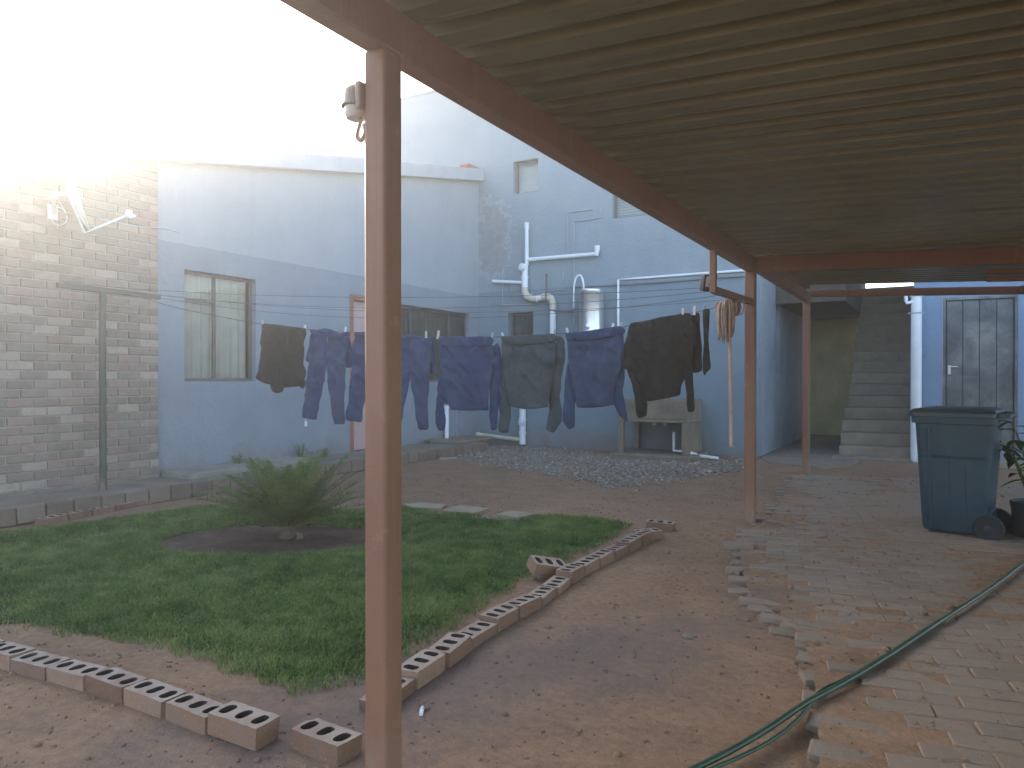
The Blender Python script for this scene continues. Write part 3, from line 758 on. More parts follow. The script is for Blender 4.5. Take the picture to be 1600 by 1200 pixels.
# standpipe by the corner
a = onX(698, 688, XL+0.08); b = onX(698, 634, XL+0.08)
mb = MB(); mb.tube([a, b], 0.036, 12); g_ = mb.build('waste_standpipe', M['pvc'], smooth='angle'); tag(g_, 'short open white standpipe on a slab beside the grey wall', 'pipe')
mb = MB(); mb.lathe([(0.046,0),(0.046,0.05),(0.037,0.052)], b - Vector((0,0,0.05)), n=12); mb.build('pipe_collar', M['pvc'], g_, smooth='angle')
c_ = onX(712, 692, XL+0.25)
mb = MB(); mb.box((XL+0.002, c_.y-0.5, 0.147), (XL+0.62, c_.y+0.65, 0.195)); tag(mb.build('gully_slab', M['concrete_dark'], bevel=0.012), 'grey concrete gully slab under the white standpipe', 'slab')

# ================================================================== stairs, outbuilding
st = empty('staircase', (-0.72, 12.3, 0), 0, 'steep bare concrete staircase rising beside the dark passage', 'staircase')
for k in range(16):
    x0 = -1.235 if k < 4 else -1.19
    mb = MB(); mb.box((x0, 12.3+0.25*k, 0.187*k + (0.0 if k else -0.03)), (-0.262, 12.3+0.25*(k+1)+0.03, 0.187*(k+1)))
    mb.build('step', M['step'], st, bevel=0.012)
mb = MB(); pts = [(12.56, 0.0), (16.3, 0.0), (16.3, 2.8)]
mb.add([(x, y, z) for x in (-1.17, -1.05) for y, z in pts], [(0,1,2),(5,4,3),(0,3,4,1),(1,4,5,2),(2,5,3,0)]); mb.build('flank_wall', M['plaster_side'], st)
mb = MB(); mb.box((-1.3, 11.95, -0.03), (-0.262, 12.298, 0.055)); mb.build('threshold', M['concrete_dark'], st, bevel=0.02)
YO = 12.3
ob = empty('outbuilding', (-0.23, YO, 0), 0, 'blue plastered outbuilding with a stained steel door', 'building')
dl = onY(1473, 462, YO); drr = onY(1590, 702, YO); DO = (dl.x, drr.x, 0.22, 2.37)
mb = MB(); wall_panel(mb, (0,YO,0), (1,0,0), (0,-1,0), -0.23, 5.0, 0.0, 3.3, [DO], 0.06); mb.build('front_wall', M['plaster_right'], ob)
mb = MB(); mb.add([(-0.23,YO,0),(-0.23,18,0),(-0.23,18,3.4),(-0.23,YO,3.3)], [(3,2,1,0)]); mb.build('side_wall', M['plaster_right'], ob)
mb = MB(); mb.box((-0.26, YO-0.05, 3.302), (5.0, 18, 3.40)); mb.build('roof', M['roof_dark'], ob, bevel=0.01)
a, b, c, d = DO
fr = MB()
for s0, s1, z0, z1 in ((a,a+0.04,c,d),(b-0.04,b,c,d),(a+0.04,b-0.04,d-0.04,d)): fr.box((s0+0.001, YO-0.012, z0+0.001), (s1-0.001, YO+0.055, z1-0.001))
dd = fr.build('door', M['metal_door'], ob, bevel=0.004)
n_ = 4; w_ = (b-a-0.09)/n_
for i in range(n_):
    mb = MB(); s0 = a+0.045+i*w_
    mb.box((s0+0.004, YO+0.016+0.004*(i % 2), c+0.01), (s0+w_-0.004, YO+0.05, d-0.045)); mb.build('panel', M['metal_door'], dd, bevel=0.006)
mb = MB(); mb.box((a+0.03, YO+0.051, c-0.01), (b-0.03, YO+0.06, d)); mb.build('door_back', M['frame_grey'], dd)
h_ = onY(1481, 575, YO)
mb = MB(); mb.box((h_.x, YO+0.004, h_.z-0.09), (h_.x+0.036, YO+0.013, h_.z+0.04)); mb.tube([(h_.x+0.025,YO+0.005,h_.z+0.02),(h_.x+0.025,YO-0.045,h_.z+0.02),(h_.x+0.12,YO-0.045,h_.z+0.02)], 0.007, 8); mb.build('handle', M['white_paint'], dd, smooth='angle')
mb = MB(); mb.box((a-0.15, YO-0.45, 0.0), (5.0, YO-0.002, 0.10)); mb.build('doorstep', M['concrete'], ob, bevel=0.015)
# downpipe
dp = empty('downpipe', onY(1432, 728, YO-0.09), 0, 'thick white rainwater downpipe between the stairs and the steel door', 'drain pipe')
t = onY(1432, 461, YO-0.09); bt = Vector((t.x, t.y, 0.0))
mb = MB(); mb.tube([bt, t], 0.072, 18); mb.build('pipe', M['pvc'], dp, smooth='angle')
mb = MB(); mb.tube([t, t-Vector((0,0,0.025))], 0.085, 18); mb.build('socket_rim', M['pvc'], dp, smooth='angle')
k_ = onY(1432, 489, YO-0.09)
mb = MB(); mb.tube([k_+Vector((0,0,0.004)), k_-Vector((0,0,0.012))], 0.078, 18); mb.box((k_.x-0.11, YO-0.10, k_.z-0.012), (k_.x-0.07, YO-0.08, k_.z+0.012)); mb.box((k_.x+0.07, YO-0.10, k_.z-0.012), (k_.x+0.11, YO-0.08, k_.z+0.012)); mb.build('clip', M['fascia'], dp)
e = [onY(u, v, YO-0.12) for u, v in ((1426,472),(1417,473.5),(1415.5,470),(1415.5,455))]
mb = MB(); mb.tube(e, 0.026, 10); mb.build('elbow', M['pvc'], dp, smooth='angle')
# concrete floor of the passage and patch before the stairs
mb = MB(); mb.prism([(-2.26,16.8),(-2.26,11.62),(-2.0,10.9),(-1.25,10.6),(-0.95,11.3),(-0.9,11.9),(-1.24,12.0),(-1.24,16.8)], -0.05, 0.03)
tag(mb.build('passage_floor', M['concrete_dark'], bevel=0.012), kind='structure')

# ================================================================== carport
XBEAM = -1.318
cp = empty('carport', (XBEAM, 1.56, 0), 0, 'brown steel carport with ribbed metal roof on square posts', 'carport')
SLOPE = -0.041
def zr(x): return 2.225 + SLOPE*(x - XBEAM)
def zr2(x): return 2.385 + SLOPE*(x - XBEAM)
P1 = onZ(590, 1285, 0.0); 
for (x, y, zt, w) in ((XBEAM, 1.60, 2.10, 0.0765), (XBEAM, 6.36, 2.10, 0.085), (-1.385, 10.02, 2.24, 0.085)):
    mb = MB(); mb.box((x-w/2, y-w/2, -0.02), (x+w/2, y+w/2, zt)); mb.build('post', M['steel'], cp, bevel=0.011, seg=4)
mb = MB(); mb.box((XBEAM-0.036, -1.95, 2.10), (XBEAM+0.036, 6.40, 2.222)); mb.build('beam', M['steel'], cp, bevel=0.006)
def xbeam(y, x0, x1, zf, d0, d1, w):
    mb = MB(); vs = []
    for x in (x0, x1):
        for yy, dz in ((y-w/2,d1),(y+w/2,d1),(y+w/2,d0),(y-w/2,d0)): vs.append((x, yy, zf(x)+dz))
    mb.add(vs, [(0,1,2,3),(7,6,5,4),(0,4,5,1),(1,5,6,2),(2,6,7,3),(3,7,4,0)]); return mb.build('beam', M['steel'], cp, bevel=0.005)
xbeam(6.36, XBEAM+0.044, 4.5, zr, -0.004, -0.125, 0.07)
xbeam(10.02, -1.45, 4.5, zr2, -0.05, -0.14, 0.07)
xbeam(6.62, 0.36, 4.5, zr2, -0.285, -0.325, 0.05); xbeam(6.66, 0.36, 4.5, zr2, -0.345, -0.375, 0.04)
mb = MB(); mb.box((-1.40, 6.41, 2.17), (-1.33, 9.98, 2.29)); mb.build('beam', M['steel'], cp, bevel=0.005)
for x in (-1.36, 0.93, 3.2):
    mb = MB(); z1 = zr2(x); mb.box((x-0.04, 6.41, z1-0.048), (x+0.04, 9.90, z1-0.003)); mb.build('purlin', M['steel'], cp)
mb = MB(); mb.box((0.86, 9.93, 2.17), (1.0, 10.12, zr2(0.93)-0.05)); mb.build('beam_bracket', M['steel'], cp)
def sheet(x0, x1, zf, y0, ribs=4, pitch=0.1715):
    prof = []
    for i in range(ribs):
        b = i*pitch
        prof += [(b, 0), (b+0.022, 0.0), (b+0.026, 0.004), (b+0.032, 0.0), (b+0.055, 0.0), (b+0.066, 0.042), (b+0.116, 0.042), (b+0.127, 0.0)]
    prof += [(ribs*pitch-0.001, 0)]
    mb = MB(); vs = []; n = len(prof)
    xs = [x0, (x0+x1)/2, x1]
    for t in (0.0, 0.003):
        for x in xs:
            for (yy, zz) in prof: vs.append((x, y0+yy, zf(x)+zz+t))
    fs = []
    for i in range(len(xs)-1):
        for j in range(n-1):
            a = i*n+j; fs.append((a, a+1, a+n+1, a+n)); q = a + len(xs)*n; fs.append((q+n, q+n+1, q+1, q))
    for j in range(n-1):
        q = len(xs)*n; fs.append((j+1, j, j+q, j+1+q)); e = (len(xs)-1)*n; fs.append((e+j, e+j+1, e+j+1+q, e+j+q))
    mb.add(vs, fs); return mb
s0 = sheet(-1.40, 4.6, zr, -1.914).build('roof_sheet', M['roof'], cp)
for i in range(1, 12):
    o = link('roof_sheet', s0.data, cp); o.location = (0, 0.686*i, 0.0012*(i % 2))
s1 = sheet(-1.46, 4.6, zr2, 5.80).build('roof_sheet', M['roof'], cp)
for i in range(1, 6):
    o = link('roof_sheet', s1.data, cp); o.location = (0, 0.686*i, 0.0012*(i % 2))
for y in (1.5, 6.36):
    mb = MB(); mb.box((4.36, y, -0.02), (4.44, y+0.08, 1.86)); mb.build('post', M['steel'], cp)
mb = MB(); mb.box((4.36, -1.95, 1.862), (4.44, 10, 1.97)); mb.build('beam', M['steel'], cp)
# hanging line bracket under the beam
mb = MB(); mb.box((XBEAM-0.022, 5.14-0.022, 1.80), (XBEAM+0.022, 5.14+0.022, 2.098)); mb.build('bracket_drop', M['steel'], cp, bevel=0.004)
mb = MB(); mb.beam((XBEAM, 5.165, 1.822), (XBEAM, 6.315, 1.850), 0.042, 0.05); mb.build('bracket_arm', M['steel'], cp, bevel=0.004)

# ================================================================== clothes line
TP = Vector((-6.88, 4.20, 0.145))
tp = empty('washing_line_post', TP, 0, 'dark green T shaped washing line post before the brick wall', 'washing line post')
mb = MB(); mb.tube([TP, TP+Vector((0,0,1.90))], 0.032, 12); mb.build('pole', M['pole'], tp, smooth='angle')
mb = MB(); mb.beam((-6.88,3.78,2.055), (-6.88,4.80,2.045), 0.05, 0.05); mb.build('crossbar', M['pole'], tp, bevel=0.004)
WA, WB = Vector((-6.88, 4.50, 2.045)), Vector((XBEAM, 6.05, 1.843))
WD = Vector((WB.x-WA.x, WB.y-WA.y, 0)).normalized(); WN = Vector((WD.y, -WD.x, 0))        # WN faces the viewer
def onW(u, v, off=0.0): return onP(u, v, WA + WN*off, WN)
GTOP = [(405,506),(442,511),(478,515),(512,517),(548,519),(600,524),(640,525),(684,526.5),(728,527),(772,526.5),(825,525),(880,521),(930,516),(975,511),(1000,503),(1050,494),(1100,485.5),(1140,473)]
WL = [WA] + [onW(265, 478), onW(335, 493)] + [onW(u, v) for u, v in GTOP] + [WB]
mb = MB(); mb.tube(WL, 0.0032, 6, smooth_pts=3)
tag(mb.build('washing_line', M['wire'], smooth=True), 'loaded washing line wire the clothes are pegged on', 'wire', 'washing line wires')
for (y0, z0, y1, z1, sag, lab) in ((3.83, 2.08, 5.22, 1.848, 0.10, 'empty washing line wire nearest the lawn'), (4.05, 2.078, 5.45, 1.853, 0.17, 'empty washing line wire running second from the lawn side'), (4.28, 2.075, 5.75, 1.86, 0.24, 'empty washing line wire hanging just above the pegged clothes'), (4.76, 2.07, 6.25, 1.872, 0.15, 'empty washing line wire nearest the rear house')):
    a, b = Vector((-6.88,y0,z0)), Vector((XBEAM,y1,z1)); pts = [a.lerp(b, i/24) - Vector((0,0,sag*4*(i/24)*(1-i/24))) for i in range(25)]
    mb = MB(); mb.tube(pts, 0.0021, 6)
    tag(mb.build('washing_line', M['wire'], smooth=True), lab, 'wire', 'washing line wires')

def crop(ox, oy, sc): return lambda P: [(ox+x/sc, oy+y/sc) for x, y in P]
cA, cB, cC = crop(380,480,5), crop(660,480,5), crop(900,440,5)
def seg_d(p, a, b):
    ab = b-a; t = max(0, min(1, (p-a).dot(ab)/max(ab.dot(ab), 1e-9))); return (p-(a+ab*t)).length
def cloth(name, px, mat, parent, off=0.0, thick=0.022, wr=0.014, seed=0, grid=0.016, freq=26.0, drape=0.0, label=None):
    """a garment piece: two stitched layers of cloth hanging in the plane of the line, folded by noise"""
    W = [onW(u, v) for u, v in px]
    S = [Vector(((p-WA).dot(WD), p.z)) for p in W]
    # rounded, densified outline
    B = []
    n = len(S)
    for i in range(n):
        a, b = S[i], S[(i+1) % n]; k = max(1, int((b-a).length/0.022))
        for j in range(k):
            q = a.lerp(b, j/k); jj = noise.noise(Vector((q.x*30, q.y*30, seed)))*0.0035 + noise.noise(Vector((q.x*9, q.y*9, seed+4)))*0.004
            d = (b-a).normalized(); B.append(q + Vector((-d.y, d.x))*jj)
    B = [(B[i-1] + B[i]*4 + B[(i+1) % len(B)])/6 for i in range(len(B))]
    x0, x1 = min(p.x for p in B), max(p.x for p in B); y0, y1 = min(p.y for p in B), max(p.y for p in B)
    pts = list(B); r_ = random.Random(seed)
    yy = y0 + grid/2; row = 0
    while yy < y1:
        xx = x0 + grid/2 + (grid/2 if row % 2 else 0)
        while xx < x1:
            q = Vector((xx + r_.uniform(-.2,.2)*grid, yy + r_.uniform(-.2,.2)*grid))
            if in_poly(q.x, q.y, B) and min(seg_d(q, B[i], B[(i+1) % len(B)]) for i in range(len(B))) > grid*0.55: pts.append(q)
            xx += grid
        yy += grid*0.87; row += 1
    nb = len(B)
    V, E, F, *_ = delaunay_2d_cdt(pts, [], [list(range(nb))], 1, 1e-6)
    dist = [min(seg_d(Vector(q), B[i], B[(i+1) % nb]) for i in range(nb)) for q in V]
    vs = []; 
    def fold(q):
        t = (y1-q.y)/max(y1-y0, 0.01)
        ph = noise.noise(Vector((q.x*3.0, q.y*2.2, seed*1.7)))*2.4
        f = math.sin(q.x*freq + ph + seed)*0.55 + math.sin(q.x*freq*0.47 + ph*1.6 + seed*2.1)*0.8
        f = f*(0.35+0.65*t)
        # slack folds hanging in curves between the pegs
        s_ = math.sin((q.y*1.0 + 0.55*((q.x-(x0+x1)/2)/max(x1-x0, .1))**2)*34 + ph*1.3 + seed)*max(0, 1-abs(t-0.25)*2.0)*0.35
        rid = lambda x, y, k: (1-abs(noise.noise(Vector((x, y, seed*3.3+k)))))**5
        cr = rid(q.x*6.5+q.y*3.0, q.y*3.4, 0.0)*0.024 + rid(q.x*13.0-q.y*7.0, q.y*8.0, 5.0)*0.008 + rid(q.x*8.0+q.y*10.0, q.y*6.0-q.x*3.0, 8.0)*0.008
        return wr*(f*0.8 + s_) + cr + 0.010*noise.noise(Vector((q.x*7, q.y*7, seed+9.0))) + drape*t
    for sgn in (1, -1):
        for q, d in zip(V, dist):
            b = 0.62*thick*math.sqrt(max(0.0, min(1.0, d/0.075)))*0.5 + 0.0014
            b *= 1.0 + 0.45*noise.noise(Vector((q.x*11, q.y*8, seed+sgn*3)))
            p = WA + WD*q.x + WN*(off + fold(q) + sgn*b); vs.append((p.x, p.y, q.y))
    nv = len(V); fs = []
    cnt = {}
    for f in F:
        fs.append(tuple(f)); fs.append(tuple(nv+i for i in reversed(f)))
        for i in range(len(f)):
            e = (f[i], f[(i+1) % len(f)]); cnt[e] = 1
    for (i, j) in list(cnt):
        if (j, i) not in cnt: fs.append((j, i, nv+i, nv+j))
    # face the near layer to the viewer
    me = bpy.data.meshes.new(name); me.from_pydata(vs, [], fs)
    bm = bmesh.new(); bm.from_mesh(me); bmesh.ops.recalc_face_normals(bm, faces=bm.faces[:]); bm.to_mesh(me); bm.free()
    me.materials.append(mat); me.polygons.foreach_set('use_smooth', [True]*len(me.polygons)); me.update()
    o = link(name, me, parent)
    if label: o['label'] = label
    return o
def garment(name, u, v, label, cat, group=None): return empty(name, onW(u, v), 0, label, cat, group)

g = garment('t_shirt', 442, 511, 'black t-shirt pegged upside down, first garment from the green post', 'shirt', 'clothes on the washing line')
cloth('body', cA([(150,123),(320,142),(500,166),(490,260),(480,400),(492,470),(505,520),(490,560),(470,605),(435,618),(330,630),(215,604),(160,590),(100,560),(97,545),(118,500),(130,440),(144,300)]), M['black_cloth'], g, seed=1, thick=0.03)
cloth('collar', cA([(212,598),(240,604),(300,620),(328,622),(320,650),(300,668),(262,672),(236,664),(220,630)]), M['black_cloth'], g, seed=2, thick=0.02, grid=0.014, off=0.004)
cloth('sleeve', cA([(440,600),(478,560),(492,590),(474,642),(440,622)]), M['black_cloth'], g, seed=3, thick=0.02, grid=0.014, off=-0.01)

def trousers(u0, du, dv, label, seed, tagbit=False):
    """u0,v offset of the whole outline in photo pixels"""
    sh = lambda P: [(x+du, y+dv) for x, y in cA(P)]
    g = garment('work_trousers', 512+du, 516+dv, label, 'trousers', 'navy work trousers on the washing line')
    cloth('pocket', sh([(530,180),(560,180),(560,400),(535,430),(505,436),(490,420),(502,340),(518,250)]), M['navy'], g, off=-0.022, seed=seed+1, thick=0.014, grid=0.016)
    cloth('pocket', sh([(790,195),(832,195),(845,300),(850,470),(800,476),(780,400)]), M['navy'], g, off=-0.022, seed=seed+2, thick=0.014, grid=0.016)
    cloth('leg', sh([(536,200),(662,200),(664,420),(655,500),(640,580),(610,720),(582,882),(525,872),(468,862),(490,700),(516,450),(524,300)]), M['navy'], g, seed=seed+3, thick=0.034, grid=0.014)
    cloth('leg', sh([(664,200),(826,215),(820,320),(806,460),(802,600),(800,760),(800,912),(718,916),(704,840),(690,700),(664,560),(658,430)]), M['navy2'], g, off=0.003, seed=seed+4, thick=0.034, grid=0.014)
    cloth('waistband', sh([(533,171),(600,178),(650,164),(712,176),(760,202),(828,190),(828,228),(760,238),(650,205),(600,214),(533,212)]), M['navy'], g, off=0.008, seed=seed+5, thick=0.026, grid=0.014, wr=0.006)
    if tagbit:
        q = onW(478, 662); mb = MB(); mb.tube([q+Vector((0,0,0.05)), q+Vector((0,0,0.01))], 0.003, 5); mb.box((q.x-0.010, q.y-0.005, q.z-0.025), (q.x+0.010, q.y+0.005, q.z+0.022)); mb.build('hem_toggle', M['white_paint'], g)
    return g
trousers(0, 0, 0, 'navy work trousers with white hem toggle, beside the black t-shirt', 10, True)
trousers(0, 68, 4, 'navy work trousers hanging mostly behind the front carport post', 20)
trousers(0, 131, 9, 'navy work trousers between the front carport post and the plain navy jacket', 30)

def jacket(label, mat, seed, band, body, ls, rs, mat2=None):
    c0 = band[0]; g = garment('work_jacket', c0[0], c0[1], label, 'jacket', 'work jackets on the washing line')
    cloth('sleeve', ls, mat, g, off=-0.03, seed=seed+1, thick=0.045, grid=0.015, wr=0.012)
    cloth('sleeve', rs, mat, g, off=-0.028, seed=seed+2, thick=0.045, grid=0.015, wr=0.012)
    cloth('body', body, mat, g, off=0.0, seed=seed+3, thick=0.035, freq=15.0, wr=0.017)
    cloth('waistband', band, mat2 or mat, g, off=0.020, seed=seed+4, thick=0.022, grid=0.016, wr=0.007)
    return g
jacket('plain navy work jacket pegged upside down, left of the dark green jacket', M['navy'], 40,
    cB([(127,233),(330,232),(545,230),(570,255),(560,285),(535,305),(430,316),(330,320),(230,312),(140,300)]),
    cB([(130,290),(330,318),(560,292),(560,420),(545,560),(528,640),(522,720),(522,806),(400,808),(300,806),(218,798),(212,760),(180,690),(155,560),(138,420)]),
    cB([(140,420),(170,640),(190,700),(222,768),(180,760),(158,745),(172,850),(175,950),(160,966),(118,968),(92,905),(98,820),(108,720),(115,600),(125,480)]),
    cB([(545,300),(590,270),(610,330),(618,450),(615,600),(600,640),(595,720),(590,830),(580,960),(535,965),(520,850),(524,740),(520,640),(540,480)]))
jacket('faded dark green work jacket, middle of the three upside down jackets', M['teal_cloth'], 50,
    cB([(612,228),(800,222),(1030,208),(1060,222),(1062,262),(1030,280),(900,294),(760,300),(690,292),(628,268)]),
    cB([(620,255),(760,298),(900,292),(1048,262),(1046,400),(1030,560),(1000,660),(990,780),(900,792),(800,796),(688,774),(684,740),(655,640),(640,500),(630,380)]),
    cB([(625,300),(645,560),(690,760),(690,860),(668,985),(600,985),(585,955),(600,840),(582,740),(585,650),(600,520),(612,400)]),
    cB([(1045,225),(1085,228),(1110,265),(1112,420),(1098,480),(1080,560),(1082,640),(1066,690),(1090,800),(1085,890),(1022,985),(958,955),(985,800),(985,690),(1010,580),(1035,420)]))
jacket('blue navy work jacket pegged upside down beside the ribbed black jersey', M['navy2'], 60,
    cB([(1120,205),(1330,180),(1545,148),(1585,170),(1592,205),(1540,225),(1400,246),(1260,262),(1135,268)]),
    cB([(1132,260),(1260,258),(1400,242),(1575,205),(1578,330),(1560,460),(1540,540),(1490,660),(1505,762),(1420,775),(1320,788),(1206,782),(1200,700),(1160,560),(1140,400)]),
    cB([(1135,420),(1160,560),(1205,700),(1192,750),(1186,942),(1140,960),(1086,885),(1098,800),(1102,690),(1112,560),(1120,480)]),
    cB([(1500,560),(1545,440),(1580,400),(1578,560),(1562,660),(1585,760),(1606,890),(1590,905),(1530,835),(1502,770),(1470,690)]), M['navy'])

g = garment('jersey', 1010, 501, 'black long sleeved ribbed jersey hung by its shoulders', 'jersey', 'clothes on the washing line')
cloth('sleeve', cC([(400,440),(440,500),(470,640),(500,780),(545,900),(560,960),(552,1050),(490,1072),(470,1040),(458,900),(432,790),(400,700),(380,600),(385,500)]), M['black_cloth'], g, off=-0.02, seed=71, thick=0.05, grid=0.02)
cloth('sleeve', cC([(860,420),(900,560),(912,700),(915,800),(930,1010),(905,1028),(870,1022),(862,860),(850,800),(845,600)]), M['black_cloth'], g, off=-0.02, seed=72, thick=0.05, grid=0.02)
cloth('body', cC([(425,323),(480,318),(540,310),(660,277),(780,262),(830,245),(880,248),(905,262),(930,420),(905,640),(870,720),(822,822),(818,886),(760,900),(700,912),(620,928),(550,936),(500,780),(450,700),(385,688),(358,660),(372,510),(400,420)]), M['black_cloth'], g, seed=73, thick=0.045, freq=46, wr=0.020)
cloth('sleeve_top', cC([(830,390),(890,330),(935,330),(950,520),(900,470),(845,430)]), M['black_cloth'], g, off=0.03, seed=74, thick=0.03, grid=0.014)
g = garment('vest', 1088, 488, 'dark vest squeezed between the black jersey and the long sock', 'vest', 'clothes on the washing line')
cloth('body', cC([(905,248),(965,240),(972,400),(984,520),(986,700),(950,712),(912,720),(900,560)]), M['black_cloth'], g, off=-0.045, seed=80, thick=0.03)
g = garment('long_sock', 1104, 485, 'long black sock, last item on the line before the mop', 'sock', 'clothes on the washing line')
cloth('foot', cC([(990,218),(1045,212),(1034,450),(1045,560),(1054,680),(1040,700),(1015,706),(1010,745),(990,722),(988,600),(998,480)]), M['black_cloth'], g, seed=83, thick=0.035, grid=0.014, wr=0.005)

# pegs
pg = MB()
pg.box((-0.006,-0.009,-0.038), (-0.001,0.009,0.036)); pg.box((0.001,-0.009,-0.038), (0.006,0.009,0.036))
pg.tube([(-0.008,0,0.006),(0.008,0,0.006)], 0.006, 6)
pmesh = None
PEGL = [(411,508,'peg on the green post end of the black t-shirt'), (477,515,'peg where the black t-shirt meets the first navy trousers'), (540,518,'peg at the waist of the first navy trousers beside the front post'), (625,524,'peg just past the front carport post'), (666,525,'tilted peg on the waistband of the third navy trousers'), (685,524,'upright pale peg between navy trousers and plain navy jacket'), (769,527,'peg on the far end of the plain navy jacket'), (786,527,'peg on the near end of the dark green jacket'), (867,522,'peg on the far end of the dark green jacket'), (887,520,'peg on the near end of the blue navy jacket'), (957,513,'peg standing up from the blue navy jacket hem'), (970,511,'peg where the blue navy jacket meets the black jersey'), (1067,489,'peg on the far shoulder of the black jersey'), (1085,486,'peg holding the dark vest'), (1101,484,'peg holding the long black sock')]
ang = math.atan2(WD.y, WD.x)
for i, (u, v, lab) in enumerate(PEGL):
    q = onW(u, v-1)
    if pmesh is None:
        o = pg.build('clothes_peg', M['peg']); pmesh = o.data
    else: o = link('clothes_peg', pmesh)
    o.location = q + WN*0.004; o.rotation_euler = (random.uniform(-.25,.25), random.uniform(-.35,.35), ang + math.pi/2 + random.uniform(-.3,.3))
    tag(o, lab, 'peg', 'pegs on the washing line')

# ================================================================== mop hanging on the bracket
MY = 5.66; top = onX(1139, 472, XBEAM-0.005)
mp = empty('mop', onX(1142, 698, XBEAM), 0, 'old string mop hanging upside down from the line bracket', 'mop')
hb = onX(1142.5, 698, XBEAM-0.04); ht = onX(1139.5, 487, XBEAM-0.04)
mb = MB(); mb.tube([hb, ht], 0.0125, 10); mb.build('handle', M['mop_wood'], mp, smooth='angle')
r_ = random.Random(3)
mb = MB(); hx = Vector((XBEAM-0.03, top.y, top.z))
for i in range(95):
    a = r_.uniform(0, 2*math.pi); sx = math.cos(a); rad = r_.uniform(0.02, 0.075)
    c0 = ht + Vector((0,0,0.05)) + Vector((r_.uniform(-.03,.03), r_.uniform(-.05,.05), r_.uniform(-.01,.02)))
    lat = (BX*math.cos(a) + BY*math.sin(a)*0.8)
    left = math.cos(a) < 0.25
    L = r_.uniform(0.16, 0.30) if left and r_.random() < 0.8 else r_.uniform(0.04, 0.10)
    o1 = c0 + Vector((lat.x, lat.y, 0))*rad + Vector((0,0,0.015)); o2 = c0 + Vector((lat.x, lat.y, 0))*(rad*1.25) - Vector((0,0,L*0.35)); o3 = c0 + Vector((lat.x, lat.y, 0))*(rad*r_.uniform(.85,1.25)) - Vector((0,0,L))
    mb.tube([c0, o1, o2, o3], [0.008, 0.008, 0.007, 0.004], 5, smooth_pts=3)
mb.build('yarn_head', M['mop'], mp, smooth=True)
mb = MB(); c0 = ht + Vector((0,0,0.05)); mb.lathe([(0.02,-0.05),(0.055,-0.03),(0.07,0.0),(0.058,0.022),(0.02,0.032)], c0, n=16); mb.build('head_knot', M['mop'], mp, smooth=True)

# floodlight on the bracket
fl = empty('floodlight', onX(1112, 443, XBEAM-0.06), 0, 'small floodlight with pale lens fixed to the hanging line bracket', 'floodlight')
c0 = onX(1111, 443, XBEAM-0.09)
F = Matrix.Translation(c0) @ Matrix.Rotation(YAW+0.35, 4, 'Z') @ Matrix.Rotation(0.25, 4, 'X')
mb = MB(); mb.box((-0.062,-0.0,-0.06),(0.05,0.045,0.062), m=F); mb.build('housing', M['black'], fl, bevel=0.006)
mb = MB(); mb.box((-0.046,-0.006,-0.024),(0.046,-0.001,0.05), m=F); mb.build('lens', M['lens'], fl)
mb = MB(); mb.beam(F @ Vector((0.03,0.03,-0.02)), (XBEAM-0.02,5.14,1.86), 0.02, 0.02); mb.build('arm', M['black'], fl)

# security light on the near post
sx = XBEAM-0.038-0.040
q = onX(556, 157, sx); 
sl = empty('security_light', (sx, q.y, q.z), 0, 'round beige security light on the back of the front carport post', 'lamp')
ctr = Vector((sx, q.y, q.z))
LS = 0.86
mb = MB(); mb.lathe([(r*LS, z*LS) for r, z in ((0.0,0.048),(0.020,0.046),(0.036,0.032),(0.041,0.010),(0.043,-0.012),(0.048,-0.020),(0.046,-0.024),(0.039,-0.024))], ctr, n=24); mb.build('cap', M['beige'], sl, smooth='angle')
mb = MB(); mb.lathe([(r*LS, z*LS) for r, z in ((0.038,-0.0245),(0.037,-0.042),(0.030,-0.058),(0.012,-0.066))], ctr, n=20); mb.build('lens', M['lens'], sl, smooth='angle')
mb = MB(); mb.box((sx+0.02, q.y-0.03, q.z-0.035), (XBEAM-0.038, q.y+0.03, q.z+0.04)); mb.build('mount', M['beige'], sl, bevel=0.006)
mb = MB(); b0 = ctr + Vector((0.02,0,-0.05)); mb.tube([b0, b0+Vector((-0.012,0,-0.03)), b0+Vector((-0.016,0.0,-0.05)), b0+Vector((-0.004,0.004,-0.062)), b0+Vector((0.008,0.004,-0.045)), b0+Vector((0.012,0,-0.02))], 0.0055, 8, smooth_pts=4); mb.build('cable_loop', M['beige'], sl, smooth=True)

# ================================================================== satellite dish
DC = onX(116, 300, -6.86)
vr = (DC - O).normalized(); Rr = Vector((BX.x, BX.y, 0))
ph = Vector((vr.y, -vr.x, 0)).normalized(); nd = (ph*0.95 + Vector((0,0,0.26)) - Vector((vr.x, vr.y, 0))*0.06).normalized()
sd = empty('satellite_dish', DC, 0, 'white satellite dish seen edge on against the brick wall', 'satellite dish')
upv = (Vector((0,0,1)) - nd*nd.z).normalized(); sdv = nd.cross(upv)
mb = MB(); vs = []; rings, seg = 7, 36
for side in (0, 1):
    for i in range(rings+1):
        r = i/rings
        for k in range(seg):
            g_ = 2*math.pi*k/seg
            vs.append(DC + upv*(0.37*r*math.sin(g_)) + sdv*(0.34*r*math.cos(g_)) + nd*(0.075*r*r - 0.045 - (0.004 if side else 0)))
fs = []
for side in (0, 1):
    b = side*(rings+1)*seg
    for i in range(rings):
        for k in range(seg):
            f = (b+i*seg+k, b+i*seg+(k+1) % seg, b+(i+1)*seg+(k+1) % seg, b+(i+1)*seg+k); fs.append(f if side == 0 else tuple(reversed(f)))
b0 = rings*seg; b1 = (rings+1)*seg + rings*seg
fs += [(b0+k, b0+(k+1) % seg, b1+(k+1) % seg, b1+k) for k in range(seg)]
